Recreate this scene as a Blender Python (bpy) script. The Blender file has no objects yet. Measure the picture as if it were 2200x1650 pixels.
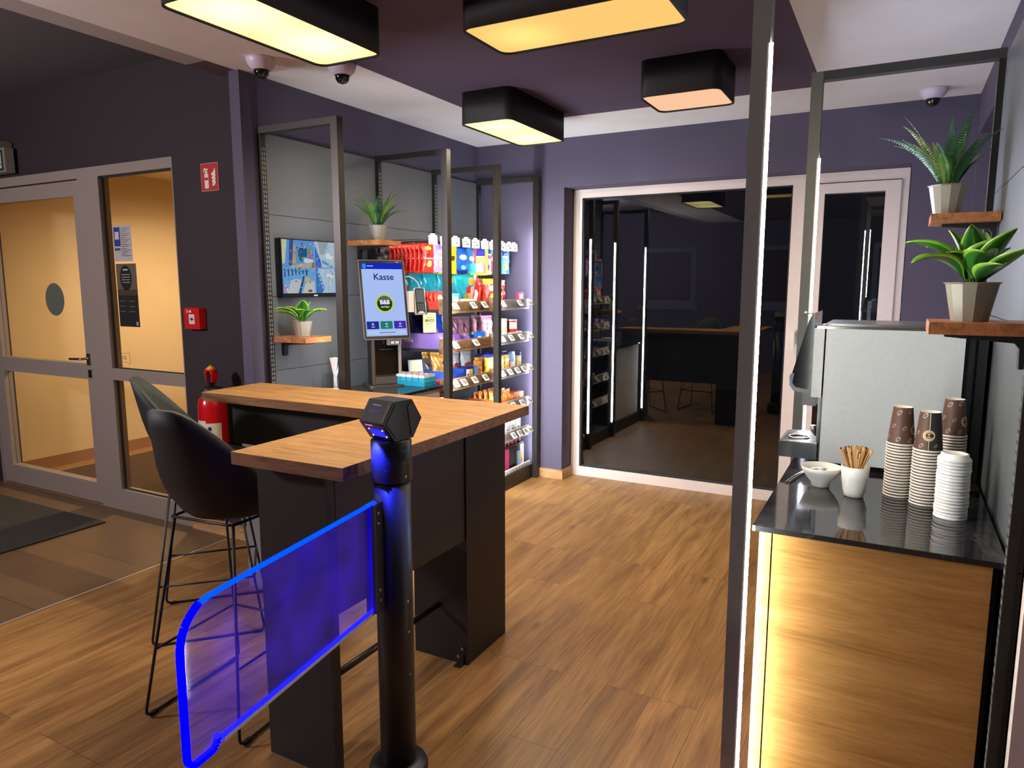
import bpy, bmesh, math, random
from mathutils import Vector, Matrix
random.seed(7)
R = math.radians
scn = bpy.context.scene

# ---------------------------------------------------------------- camera
cam_data = bpy.data.cameras.new('camera')
cam = bpy.data.objects.new('camera', cam_data)
scn.collection.objects.link(cam)
cam_data.sensor_width = 36.0
cam_data.lens = 1525.0 / 2200.0 * 36.0
cam_data.clip_start = 0.02
cam.location = (0, 0, 1.58)
cam.rotation_euler = (R(90 - 7.95), 0, R(28.4))
scn.camera = cam

# ---------------------------------------------------------------- world and exposure
world = bpy.data.worlds.new('night')
scn.world = world
world.use_nodes = True
world.node_tree.nodes['Background'].inputs[0].default_value = (0.05, 0.055, 0.07, 1)
world.node_tree.nodes['Background'].inputs[1].default_value = 0.6
scn.view_settings.view_transform = 'Standard'
scn.view_settings.look = 'None'
scn.view_settings.exposure = 0.45
scn.view_settings.gamma = 1.0
scn.view_settings.use_curve_mapping = False
scn.cycles.use_denoising = True
scn.cycles.max_bounces = 10
scn.cycles.transparent_max_bounces = 16
scn.cycles.caustics_reflective = False
scn.cycles.caustics_refractive = False
scn.cycles.sample_clamp_indirect = 4.0

# light levels (W of the small bulbs in each fixture)
LAMP_W = 52.0
LED_STRENGTH = 120.0
LED_LEFT = 215.0
LED_FAR = 260.0
BLUE_STRENGTH = 9.0
VESTIBULE_W = 95.0

# ---------------------------------------------------------------- materials
def lin(c):
    out = []
    for v in c[:3]:
        v = v / 255.0
        out.append(v / 12.92 if v <= 0.04045 else ((v + 0.055) / 1.055) ** 2.4)
    return (out[0], out[1], out[2], 1.0)

MATS = {}
def mat(col, rough=0.5, metal=0.0, emit=0.0, coat=0.0, spec=0.5, bump=0.0, bscale=60.0, sss=0.0):
    key = (tuple(col), rough, metal, emit, coat, spec, bump, bscale)
    if key in MATS:
        return MATS[key]
    m = bpy.data.materials.new('surface')
    m.use_nodes = True
    nt = m.node_tree
    b = nt.nodes['Principled BSDF']
    c = lin(col)
    b.inputs['Base Color'].default_value = c
    b.inputs['Roughness'].default_value = rough
    b.inputs['Metallic'].default_value = metal
    b.inputs['Specular IOR Level'].default_value = spec
    b.inputs['Coat Weight'].default_value = coat
    if emit:
        b.inputs['Emission Color'].default_value = c
        b.inputs['Emission Strength'].default_value = emit
    # a little procedural variation of tone and surface
    tc = nt.nodes.new('ShaderNodeTexCoord')
    n = nt.nodes.new('ShaderNodeTexNoise')
    n.inputs['Scale'].default_value = bscale
    n.inputs['Detail'].default_value = 3
    nt.links.new(tc.outputs['Object'], n.inputs['Vector'])
    if not emit:
        mr = nt.nodes.new('ShaderNodeMapRange')
        mr.inputs['To Min'].default_value = 0.93
        mr.inputs['To Max'].default_value = 1.07
        nt.links.new(n.outputs['Fac'], mr.inputs['Value'])
        mx = nt.nodes.new('ShaderNodeMix')
        mx.data_type = 'RGBA'; mx.blend_type = 'MULTIPLY'
        mx.inputs['Factor'].default_value = 1.0
        mx.inputs[6].default_value = c
        nt.links.new(mr.outputs['Result'], mx.inputs[7])
        nt.links.new(mx.outputs[2], b.inputs['Base Color'])
    if bump:
        bp = nt.nodes.new('ShaderNodeBump')
        bp.inputs['Strength'].default_value = bump
        bp.inputs['Distance'].default_value = 0.01
        nt.links.new(n.outputs['Fac'], bp.inputs['Height'])
        nt.links.new(bp.outputs['Normal'], b.inputs['Normal'])
    MATS[key] = m
    return m

def glow(col, strength):
    key = ('glow', tuple(col), strength)
    if key in MATS:
        return MATS[key]
    m = bpy.data.materials.new('glow')
    m.use_nodes = True
    nt = m.node_tree
    nt.nodes.clear()
    e = nt.nodes.new('ShaderNodeEmission')
    e.inputs[0].default_value = lin(col)
    e.inputs[1].default_value = strength
    o = nt.nodes.new('ShaderNodeOutputMaterial')
    nt.links.new(e.outputs[0], o.inputs[0])
    MATS[key] = m
    return m

def glass(name, tint=(1, 1, 1, 1), ior=1.5, rough=0.0):
    """thin pane: clear transmission, mirror reflection growing with the angle"""
    m = bpy.data.materials.new(name)
    m.use_nodes = True
    nt = m.node_tree
    nt.nodes.clear()
    tr = nt.nodes.new('ShaderNodeBsdfTransparent'); tr.inputs[0].default_value = tint
    gl = nt.nodes.new('ShaderNodeBsdfGlossy'); gl.inputs['Roughness'].default_value = rough
    lw = nt.nodes.new('ShaderNodeLayerWeight'); lw.inputs[0].default_value = 0.5
    pw = nt.nodes.new('ShaderNodeMath'); pw.operation = 'POWER'; pw.inputs[1].default_value = 5.0
    nt.links.new(lw.outputs['Facing'], pw.inputs[0])
    fr = nt.nodes.new('ShaderNodeMapRange')
    fr.inputs['To Min'].default_value = ((ior - 1) / (ior + 1)) ** 2; fr.inputs['To Max'].default_value = 1.0
    nt.links.new(pw.outputs[0], fr.inputs['Value'])
    mx = nt.nodes.new('ShaderNodeMixShader')
    o = nt.nodes.new('ShaderNodeOutputMaterial')
    nt.links.new(fr.outputs[0], mx.inputs[0])
    nt.links.new(tr.outputs[0], mx.inputs[1])
    nt.links.new(gl.outputs[0], mx.inputs[2])
    nt.links.new(mx.outputs[0], o.inputs[0])
    return m

def wood(name, c1, c2, grain=(1.0, 14.0, 14.0), rough=0.45, world_space=False, dark=0.66, knots=0.6, scale=3.0):
    m = bpy.data.materials.new(name)
    m.use_nodes = True
    nt = m.node_tree
    b = nt.nodes['Principled BSDF']
    b.inputs['Roughness'].default_value = rough
    if world_space:
        src = nt.nodes.new('ShaderNodeNewGeometry').outputs['Position']
    else:
        src = nt.nodes.new('ShaderNodeTexCoord').outputs['Object']
    mp = nt.nodes.new('ShaderNodeMapping')
    mp.inputs['Scale'].default_value = grain
    nt.links.new(src, mp.inputs['Vector'])
    n1 = nt.nodes.new('ShaderNodeTexNoise')
    n1.inputs['Scale'].default_value = scale
    n1.inputs['Detail'].default_value = 8
    n1.inputs['Roughness'].default_value = 0.65
    n1.inputs['Distortion'].default_value = knots
    nt.links.new(mp.outputs[0], n1.inputs['Vector'])
    n2 = nt.nodes.new('ShaderNodeTexNoise')
    n2.inputs['Scale'].default_value = scale * 7
    n2.inputs['Detail'].default_value = 4
    nt.links.new(mp.outputs[0], n2.inputs['Vector'])
    cr = nt.nodes.new('ShaderNodeValToRGB')
    cr.color_ramp.elements[0].position = 0.30
    cr.color_ramp.elements[0].color = lin([v * dark for v in c1])
    cr.color_ramp.elements[1].position = 0.62
    cr.color_ramp.elements[1].color = lin(c2)
    e = cr.color_ramp.elements.new(0.42); e.color = lin(c1)
    nt.links.new(n1.outputs['Fac'], cr.inputs['Fac'])
    mr = nt.nodes.new('ShaderNodeMapRange')
    mr.inputs['From Min'].default_value = 0.3; mr.inputs['From Max'].default_value = 0.7
    mr.inputs['To Min'].default_value = 0.82; mr.inputs['To Max'].default_value = 1.08
    nt.links.new(n2.outputs['Fac'], mr.inputs['Value'])
    mx = nt.nodes.new('ShaderNodeMix'); mx.data_type = 'RGBA'; mx.blend_type = 'MULTIPLY'
    mx.inputs['Factor'].default_value = 1.0
    nt.links.new(cr.outputs['Color'], mx.inputs[6])
    nt.links.new(mr.outputs['Result'], mx.inputs[7])
    nt.links.new(mx.outputs[2], b.inputs['Base Color'])
    bp = nt.nodes.new('ShaderNodeBump'); bp.inputs['Strength'].default_value = 0.12
    bp.inputs['Distance'].default_value = 0.004
    nt.links.new(n2.outputs['Fac'], bp.inputs['Height'])
    nt.links.new(bp.outputs['Normal'], b.inputs['Normal'])
    return m

def plank_floor():
    m = bpy.data.materials.new('plank_floor')
    m.use_nodes = True
    nt = m.node_tree
    b = nt.nodes['Principled BSDF']
    b.inputs['Roughness'].default_value = 0.42
    g = nt.nodes.new('ShaderNodeNewGeometry')
    sp = nt.nodes.new('ShaderNodeSeparateXYZ')
    nt.links.new(g.outputs['Position'], sp.inputs[0])
    cb = nt.nodes.new('ShaderNodeCombineXYZ')
    nt.links.new(sp.outputs['Y'], cb.inputs['X'])
    nt.links.new(sp.outputs['X'], cb.inputs['Y'])
    br = nt.nodes.new('ShaderNodeTexBrick')
    br.offset = 0.37; br.offset_frequency = 3
    br.inputs['Scale'].default_value = 1.0
    br.inputs['Brick Width'].default_value = 1.25
    br.inputs['Row Height'].default_value = 0.185
    br.inputs['Mortar Size'].default_value = 0.0012
    br.inputs['Mortar Smooth'].default_value = 0.1
    br.inputs['Color1'].default_value = (0.0, 0, 0, 1)
    br.inputs['Color2'].default_value = (1.0, 1, 1, 1)
    br.inputs['Mortar'].default_value = (0.5, 0.5, 0.5, 1)
    nt.links.new(cb.outputs[0], br.inputs['Vector'])
    # shift the grain from plank to plank
    ml = nt.nodes.new('ShaderNodeMath'); ml.operation = 'MULTIPLY'; ml.inputs[1].default_value = 9.0
    nt.links.new(br.outputs['Color'], ml.inputs[0])
    cz = nt.nodes.new('ShaderNodeCombineXYZ')
    nt.links.new(sp.outputs['X'], cz.inputs['X'])
    nt.links.new(sp.outputs['Y'], cz.inputs['Y'])
    nt.links.new(ml.outputs[0], cz.inputs['Z'])
    mp = nt.nodes.new('ShaderNodeMapping')
    mp.inputs['Scale'].default_value = (9.0, 0.9, 1.0)
    nt.links.new(cz.outputs[0], mp.inputs['Vector'])
    n1 = nt.nodes.new('ShaderNodeTexNoise')
    n1.inputs['Scale'].default_value = 1.7; n1.inputs['Detail'].default_value = 9
    n1.inputs['Roughness'].default_value = 0.55; n1.inputs['Distortion'].default_value = 0.5
    nt.links.new(mp.outputs[0], n1.inputs['Vector'])
    cr = nt.nodes.new('ShaderNodeValToRGB')
    els = cr.color_ramp.elements
    els[0].position = 0.26; els[0].color = lin((120, 80, 46))
    els[1].position = 0.74; els[1].color = lin((176, 133, 80))
    e = els.new(0.40); e.color = lin((142, 102, 58))
    e = els.new(0.52); e.color = lin((158, 116, 67))
    nt.links.new(n1.outputs['Fac'], cr.inputs['Fac'])
    # fine dark pores
    mp2 = nt.nodes.new('ShaderNodeMapping'); mp2.inputs['Scale'].default_value = (150.0, 5.0, 1.0)
    nt.links.new(cz.outputs[0], mp2.inputs['Vector'])
    n2 = nt.nodes.new('ShaderNodeTexNoise'); n2.inputs['Scale'].default_value = 1.0; n2.inputs['Detail'].default_value = 3
    nt.links.new(mp2.outputs[0], n2.inputs['Vector'])
    # knots: sparse stretched cells
    mp3 = nt.nodes.new('ShaderNodeMapping'); mp3.inputs['Scale'].default_value = (5.2, 2.1, 1.0)
    nt.links.new(g.outputs['Position'], mp3.inputs['Vector'])
    vo = nt.nodes.new('ShaderNodeTexVoronoi'); vo.inputs['Scale'].default_value = 1.0
    nt.links.new(mp3.outputs[0], vo.inputs['Vector'])
    kn = nt.nodes.new('ShaderNodeMapRange'); kn.interpolation_type = 'SMOOTHSTEP'
    kn.inputs['From Min'].default_value = 0.015; kn.inputs['From Max'].default_value = 0.15
    kn.inputs['To Min'].default_value = 0.50; kn.inputs['To Max'].default_value = 1.0
    nt.links.new(vo.outputs['Distance'], kn.inputs['Value'])
    pm = nt.nodes.new('ShaderNodeMapRange'); pm.inputs['From Min'].default_value = 0.35; pm.inputs['From Max'].default_value = 0.6
    pm.inputs['To Min'].default_value = 0.74; pm.inputs['To Max'].default_value = 1.05
    nt.links.new(n2.outputs['Fac'], pm.inputs['Value'])
    mm = nt.nodes.new('ShaderNodeMath'); mm.operation = 'MULTIPLY'
    nt.links.new(kn.outputs['Result'], mm.inputs[0]); nt.links.new(pm.outputs['Result'], mm.inputs[1])
    mr0 = nt.nodes.new('ShaderNodeMapRange')
    mr0.inputs['To Min'].default_value = 0.88; mr0.inputs['To Max'].default_value = 1.10
    nt.links.new(br.outputs['Color'], mr0.inputs['Value'])
    mr = nt.nodes.new('ShaderNodeMapRange'); mr.inputs['From Max'].default_value = 2.0; mr.inputs['To Max'].default_value = 2.0
    m0 = nt.nodes.new('ShaderNodeMath'); m0.operation = 'MULTIPLY'
    nt.links.new(mr0.outputs['Result'], m0.inputs[0]); nt.links.new(mm.outputs[0], m0.inputs[1]); nt.links.new(m0.outputs[0], mr.inputs['Value'])
    mx = nt.nodes.new('ShaderNodeMix'); mx.data_type = 'RGBA'; mx.blend_type = 'MULTIPLY'
    mx.inputs['Factor'].default_value = 1.0
    nt.links.new(cr.outputs['Color'], mx.inputs[6]); nt.links.new(mr.outputs['Result'], mx.inputs[7])
    m2 = nt.nodes.new('ShaderNodeMix'); m2.data_type = 'RGBA'
    nt.links.new(br.outputs['Fac'], m2.inputs['Factor'])
    nt.links.new(mx.outputs[2], m2.inputs[6]); m2.inputs[7].default_value = lin((96, 68, 46))
    nt.links.new(m2.outputs[2], b.inputs['Base Color'])
    bp = nt.nodes.new('ShaderNodeBump'); bp.inputs['Strength'].default_value = 0.08
    bp.inputs['Distance'].default_value = 0.003
    nt.links.new(n1.outputs['Fac'], bp.inputs['Height'])
    nt.links.new(bp.outputs['Normal'], b.inputs['Normal'])
    return m

def tile_floor():
    m = bpy.data.materials.new('tile_floor')
    m.use_nodes = True
    nt = m.node_tree
    b = nt.nodes['Principled BSDF']
    b.inputs['Roughness'].default_value = 0.4
    g = nt.nodes.new('ShaderNodeNewGeometry')
    mp = nt.nodes.new('ShaderNodeMapping')
    mp.inputs['Location'].default_value = (-3.61 + 0.0 + 7.2, 0.57 - 2.376 + 1.2, 0)
    nt.links.new(g.outputs['Position'], mp.inputs['Vector'])
    br = nt.nodes.new('ShaderNodeTexBrick')
    br.offset = 0.5
    br.inputs['Scale'].default_value = 1.0
    br.inputs['Brick Width'].default_value = 1.19
    br.inputs['Row Height'].default_value = 0.59
    br.inputs['Mortar Size'].default_value = 0.003
    br.inputs['Color1'].default_value = lin((98, 76, 54))
    br.inputs['Color2'].default_value = lin((107, 83, 59))
    br.inputs['Mortar'].default_value = lin((70, 54, 40))
    nt.links.new(mp.outputs[0], br.inputs['Vector'])
    n = nt.nodes.new('ShaderNodeTexNoise'); n.inputs['Scale'].default_value = 4; n.inputs['Detail'].default_value = 6
    nt.links.new(g.outputs['Position'], n.inputs['Vector'])
    mr = nt.nodes.new('ShaderNodeMapRange'); mr.inputs['To Min'].default_value = 0.85; mr.inputs['To Max'].default_value = 1.12
    nt.links.new(n.outputs['Fac'], mr.inputs['Value'])
    mx = nt.nodes.new('ShaderNodeMix'); mx.data_type = 'RGBA'; mx.blend_type = 'MULTIPLY'; mx.inputs['Factor'].default_value = 1
    nt.links.new(br.outputs['Color'], mx.inputs[6]); nt.links.new(mr.outputs['Result'], mx.inputs[7])
    nt.links.new(mx.outputs[2], b.inputs['Base Color'])
    return m

def marble():
    m = bpy.data.materials.new('black_marble')
    m.use_nodes = True
    nt = m.node_tree
    b = nt.nodes['Principled BSDF']
    b.inputs['Roughness'].default_value = 0.06
    b.inputs['Specular IOR Level'].default_value = 0.9
    g = nt.nodes.new('ShaderNodeNewGeometry')
    n = nt.nodes.new('ShaderNodeTexNoise'); n.inputs['Scale'].default_value = 3.2; n.inputs['Detail'].default_value = 7
    n.inputs['Distortion'].default_value = 1.4
    nt.links.new(g.outputs['Position'], n.inputs['Vector'])
    cr = nt.nodes.new('ShaderNodeValToRGB')
    els = cr.color_ramp.elements
    els[0].position = 0.492; els[0].color = (0.016, 0.016, 0.018, 1)
    els[1].position = 0.508; els[1].color = (0.022, 0.022, 0.024, 1)
    e = els.new(0.50); e.color = (0.05, 0.05, 0.055, 1)
    nt.links.new(n.outputs['Fac'], cr.inputs['Fac'])
    nt.links.new(cr.outputs['Color'], b.inputs['Base Color'])
    return m

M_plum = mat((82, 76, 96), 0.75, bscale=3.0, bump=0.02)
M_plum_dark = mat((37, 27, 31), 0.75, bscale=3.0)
M_ceil_plum = mat((88, 74, 96), 0.8, bscale=3.0)
M_white_ceil = mat((240, 238, 236), 0.85, bscale=4.0)
M_black = mat((26, 26, 28), 0.42)
M_blackmatt = mat((20, 20, 22), 0.7)
M_frame = mat((58, 54, 50), 0.35, metal=0.3)
M_panel = mat((94, 97, 100), 0.42, bscale=2.0)
M_white = mat((225, 222, 216), 0.4)
M_pvc = mat((222, 208, 200), 0.35)
M_alu = mat((142, 130, 120), 0.4)
M_cream = mat((214, 190, 150), 0.8, bscale=3.0)
M_steel = mat((170, 165, 158), 0.28, metal=1.0)
M_darksteel = mat((70, 68, 66), 0.3, metal=0.8)
M_oak_top = wood('oak_top', (178, 130, 74), (200, 154, 94), grain=(1.2, 12.0, 12.0), rough=0.4)
M_oak_edge = wood('oak_edge', (120, 84, 56), (150, 108, 72), grain=(1.2, 12.0, 12.0), rough=0.4)
M_walnut = wood('walnut', (172, 120, 62), (190, 138, 78), grain=(1.0, 7.0, 14.0), rough=0.42, knots=1.1, scale=1.5, dark=0.78)
M_lip = wood('shelf_oak', (150, 112, 76), (188, 146, 104), grain=(9.0, 1.2, 9.0), rough=0.5)
M_shelfwood = wood('shelf_board_wood', (150, 94, 54), (188, 122, 72), grain=(9.0, 2.0, 9.0), rough=0.4)
M_base = wood('skirting_oak', (176, 134, 92), (206, 160, 112), grain=(1.2, 9.0, 9.0), rough=0.5)
M_marble = marble()
M_glass = glass('clear_glass', ior=1.35)
M_windowglass = glass('window_glass', tint=(0.75, 0.78, 0.8, 1), ior=1.9)
M_tag = mat((228, 226, 218), 0.35)
M_tagface = mat((150, 150, 140), 0.3)
M_clearplastic = glass('clear_plastic', tint=(0.93, 0.95, 0.96, 1), ior=1.45)

# ---------------------------------------------------------------- geometry helpers
C = scn.collection
def bx(bm, x0, x1, y0, y1, z0, z1, mi=0):
    if x1 < x0: x0, x1 = x1, x0
    if y1 < y0: y0, y1 = y1, y0
    if z1 < z0: z0, z1 = z1, z0
    v = [bm.verts.new(p) for p in ((x0,y0,z0),(x1,y0,z0),(x1,y1,z0),(x0,y1,z0),(x0,y0,z1),(x1,y0,z1),(x1,y1,z1),(x0,y1,z1))]
    for f in ((0,3,2,1),(4,5,6,7),(0,1,5,4),(1,2,6,5),(2,3,7,6),(3,0,4,7)):
        fc = bm.faces.new([v[i] for i in f]); fc.material_index = mi
    return v

def tube(bm, pts, r, seg=8, mi=0, r_end=None, cap=True):
    pts = [Vector(p) for p in pts]
    rings = []
    n = len(pts)
    prev = None
    for i, p in enumerate(pts):
        if i == 0: d = pts[1] - p
        elif i == n - 1: d = p - pts[i-1]
        else: d = (pts[i+1] - p).normalized() + (p - pts[i-1]).normalized()
        d.normalize()
        a = Vector((0, 0, 1)) if abs(d.z) < 0.9 else Vector((1, 0, 0))
        if prev is not None:
            u = (prev - d * prev.dot(d))
            u = u.normalized() if u.length > 1e-5 else d.cross(a).normalized()
        else:
            u = d.cross(a).normalized()
        prev = u
        w = d.cross(u)
        rr = r if r_end is None else r + (r_end - r) * i / (n - 1)
        rings.append([bm.verts.new(p + (u * math.cos(2*math.pi*k/seg) + w * math.sin(2*math.pi*k/seg)) * rr) for k in range(seg)])
    for i in range(n - 1):
        for k in range(seg):
            f = bm.faces.new((rings[i][k], rings[i][(k+1) % seg], rings[i+1][(k+1) % seg], rings[i+1][k]))
            f.material_index = mi; f.smooth = True
    if cap:
        f = bm.faces.new(rings[0][::-1]); f.material_index = mi
        f = bm.faces.new(rings[-1]); f.material_index = mi

def lathe(bm, prof, seg=24, c=(0, 0, 0), mi=0, cap0=True, cap1=True, smooth=True, sx=1.0, sy=1.0, phase=0.0):
    rings = []
    for (r, z) in prof:
        rings.append([bm.verts.new((c[0] + sx*r*math.cos(2*math.pi*k/seg+phase), c[1] + sy*r*math.sin(2*math.pi*k/seg+phase), c[2] + z)) for k in range(seg)])
    for i in range(len(prof) - 1):
        m_ = mi[i] if isinstance(mi, (list, tuple)) else mi
        for k in range(seg):
            f = bm.faces.new((rings[i][k], rings[i][(k+1) % seg], rings[i+1][(k+1) % seg], rings[i+1][k]))
            f.smooth = smooth; f.material_index = m_
    if cap0: 
        f = bm.faces.new(rings[0][::-1]); f.material_index = mi[0] if isinstance(mi, (list, tuple)) else mi
    if cap1: 
        f = bm.faces.new(rings[-1]); f.material_index = mi[-1] if isinstance(mi, (list, tuple)) else mi
    return rings

def prism(bm, poly, z0, z1, mi=0, M=None):
    a = [Vector((p[0], p[1], z0)) for p in poly]; b = [Vector((p[0], p[1], z1)) for p in poly]
    if M is not None:
        a = [M @ p for p in a]; b = [M @ p for p in b]
    a = [bm.verts.new(p) for p in a]; b = [bm.verts.new(p) for p in b]
    f = bm.faces.new(a[::-1]); f.material_index = mi
    f = bm.faces.new(b); f.material_index = mi
    n = len(poly)
    for i in range(n):
        f = bm.faces.new((a[i], a[(i+1) % n], b[(i+1) % n], b[i])); f.material_index = mi

def rrect(w, h, r, n=5, cx=0, cy=0):
    pts = []
    for (sx, sy, a0) in ((1, 1, 0), (-1, 1, 90), (-1, -1, 180), (1, -1, 270)):
        for k in range(n + 1):
            a = R(a0 + 90 * k / n)
            pts.append((cx + sx*(w/2 - r) + r*math.cos(a), cy + sy*(h/2 - r) + r*math.sin(a)))
    return pts

def circ(r, cx=0, cy=0, n=32, sx=1, sy=1):
    return [(cx + sx*r*math.cos(2*math.pi*k/n), cy + sy*r*math.sin(2*math.pi*k/n)) for k in range(n)]

def obj(name, bm, mats, parent=None, loc=None, rot=None, bevel=0.0, seg=2, label=None):
    if bevel:
        es = [e for e in bm.edges if e.calc_face_angle(0) > 0.5]
        bmesh.ops.bevel(bm, geom=es, offset=bevel, segments=seg, affect='EDGES', profile=0.5)
    bmesh.ops.recalc_face_normals(bm, faces=bm.faces)
    me = bpy.data.meshes.new(name)
    bm.to_mesh(me); bm.free()
    if not isinstance(mats, (list, tuple)): mats = [mats]
    for m in mats: me.materials.append(m)
    o = bpy.data.objects.new(name, me)
    C.objects.link(o)
    if parent: o.parent = parent
    if loc: o.location = loc
    if rot: o.rotation_euler = rot
    if label: o['label'] = label
    return o

def box(name, x0, x1, y0, y1, z0, z1, m, parent=None, bevel=0.0, **k):
    bm = bmesh.new(); bx(bm, x0, x1, y0, y1, z0, z1)
    return obj(name, bm, m, parent, bevel=bevel, **k)

def struct(o):
    o['kind'] = 'structure'; return o

def thing(name, label, cat, loc=(0, 0, 0), rz=0.0, group=None):
    o = bpy.data.objects.new(name, None); C.objects.link(o)
    o.empty_display_size = 0.05
    o.location = loc; o.rotation_euler = (0, 0, rz)
    o['label'] = label; o['category'] = cat
    if group: o['group'] = group
    return o

def tag(o, label, cat, group=None):
    o['label'] = label; o['category'] = cat
    if group: o['group'] = group
    return o

def dup(root, loc=None, rot=None, label=None, group=None):
    r = root.copy(); C.objects.link(r)
    if loc is not None: r.location = loc
    if rot is not None: r.rotation_euler = rot
    if label: r['label'] = label
    if group: r['group'] = group
    for ch in list(root.children):
        c = ch.copy(); C.objects.link(c); c.parent = r
        for g in list(ch.children):
            d = g.copy(); C.objects.link(d); d.parent = c
    return r

def basis(origin, u, v):
    """matrix taking (a, b, 0) to origin + a*u + b*v"""
    u = Vector(u).normalized(); v = Vector(v).normalized(); n = u.cross(v)
    M = Matrix(((u.x, v.x, n.x, origin[0]), (u.y, v.y, n.y, origin[1]), (u.z, v.z, n.z, origin[2]), (0, 0, 0, 1)))
    return M

def art(name, items, M, parent=None, step=0.0003, rough=0.5):
    """flat printed or shining picture: layered polygons (points, colour[, emission])"""
    bm = bmesh.new(); mats = []
    for i, it in enumerate(items):
        pts, col = it[0], it[1]
        em = it[2] if len(it) > 2 else 0
        m = glow(col, em) if em else mat(col, rough)
        if m not in mats: mats.append(m)
        vs = [bm.verts.new(M @ Vector((p[0], p[1], step * (i + 1)))) for p in pts]
        f = bm.faces.new(vs); f.material_index = mats.index(m)
    me = bpy.data.meshes.new(name); bm.to_mesh(me); bm.free()
    for m in mats: me.materials.append(m)
    o = bpy.data.objects.new(name, me); C.objects.link(o)
    if parent: o.parent = parent
    return o

def rect(x0, y0, x1, y1):
    return [(x0, y0), (x1, y0), (x1, y1), (x0, y1)]

def text(s, size, m, M, parent=None, name='lettering', align='CENTER', depth=0.0003, bold=0.0, sx=1.0):
    cu = bpy.data.curves.new(name, 'FONT')
    cu.body = s; cu.size = size; cu.align_x = align; cu.align_y = 'CENTER'
    cu.extrude = depth; cu.offset = bold; cu.resolution_u = 3
    t = bpy.data.objects.new(name, cu); C.objects.link(t)
    me = bpy.data.meshes.new_from_object(t)
    bpy.data.objects.remove(t); bpy.data.curves.remove(cu)
    me.transform(Matrix.Diagonal((sx, 1, 1, 1)))
    me.transform(M)
    me.materials.clear(); me.materials.append(m)
    o = bpy.data.objects.new(name, me); C.objects.link(o)
    if parent: o.parent = parent
    return o

def pbulb(x, y, z, w, col, parent, cone=0):
    l = bpy.data.lights.new('bulb', 'SPOT')
    l.energy = w; l.color = col[:3]; l.shadow_soft_size = 0.0; l.spot_size = R(180); l.spot_blend = 1.0
    o = bpy.data.objects.new('bulb', l); C.objects.link(o)
    o.location = (x, y, z)
    o.parent = parent
    return o

def bulb(x, y, z, w, col, parent, cone=165, radius=0.0):
    l = bpy.data.lights.new('bulb', 'SPOT')
    l.energy = w; l.color = col[:3]; l.spot_size = R(cone); l.spot_blend = 1.0
    l.shadow_soft_size = radius
    o = bpy.data.objects.new('bulb', l); C.objects.link(o)
    o.location = (x, y, z)
    if parent: o.parent = parent
    return o

# ================================================================ THE ROOM
def S(name, boxes, m):
    bm = bmesh.new()
    for b in boxes: bx(bm, *b)
    return struct(obj(name, bm, m))

S('floor', [(-3.6, 1.3, -2.6, 5.55, -0.05, 0.0)], plank_floor())
S('floor', [(-8.0, -3.61, -2.6, 2.96, -0.05, 0.0)], tile_floor())
S('floor', [(-6.6, -3.2, 2.96, 6.2, -0.05, 0.0)], mat((150, 112, 76), 0.5, bscale=6))
S('trim_1', [(-3.61, -3.595, -2.6, 2.96, -0.05, 0.003)], mat((206, 196, 186), 0.3, metal=0.6))

# ceilings: white with a plum field painted on it, a higher plum one over the entrance
bm = bmesh.new()
bx(bm, -3.15, -2.53, -2.6, 5.2, 2.70, 2.76, 0)
bx(bm, -2.53, -0.46, -2.6, 4.56, 2.70, 2.76, 1)
bx(bm, -2.53, -0.46, 4.56, 5.2, 2.70, 2.76, 0)
bx(bm, -0.46, 1.3, -2.6, 5.2, 2.70, 2.76, 0)
struct(obj('ceiling', bm, [M_white_ceil, M_ceil_plum]))
S('ceiling', [(-8.0, -3.3, -2.6, 3.0, 2.93, 3.0)], mat((84, 80, 84), 0.8))
S('soffit_reflection_1', [(-3.30, -3.15, -2.6, 2.58, 2.70, 2.93)], mat((176, 170, 168), 0.8))  # soffit edge in pale grey, its colour standing in for a reflection in glass
S('soffit_reflection_2', [(-3.30, -3.15, 2.58, 2.80, 2.70, 2.93)], mat((96, 76, 84), 0.8))  # far end in lighter plum: the same glass reflection put into the colour

# back wall with the wide window opening
S('wall_back', [(-3.3, -2.34, 5.18, 5.5, 0, 2.76), (-2.34, 0.02, 5.18, 5.5, 2.33, 2.76), (0.02, 0.5, 5.18, 5.5, 0, 2.76)], M_plum)
# shelf wall on the left, and its end beside the entrance
S('wall_left', [(-3.20, -3.125, 2.76, 5.2, 0, 2.93)], M_plum)
# entrance wall (faces the camera) with the door opening
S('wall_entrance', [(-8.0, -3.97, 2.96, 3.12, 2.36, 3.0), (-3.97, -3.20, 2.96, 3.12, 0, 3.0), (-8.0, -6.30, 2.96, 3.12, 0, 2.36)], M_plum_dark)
# right wall behind the coffee corner, with a window niche
S('wall_right', [(0.35, 0.5, 2.0, 4.16, 0, 2.76), (0.35, 0.5, 5.06, 5.2, 0, 2.76), (0.35, 0.5, 4.16, 5.06, 2.45, 2.76), (0.35, 0.5, 4.16, 5.06, 0, 0.9), (0.47, 0.5, 4.16, 5.06, 0.9, 2.45)], M_plum)
S('wall_right', [(1.2, 1.3, -2.6, 1.9, 0, 2.76), (0.5, 1.3, 1.9, 2.0, 0, 2.76)], M_plum)
S('wall_behind', [(-8.0, 1.3, -2.7, -2.6, 0, 3.0)], M_plum)
S('wall_far', [(-8.1, -8.0, -2.7, 3.1, 0, 3.0)], M_plum_dark)

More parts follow.
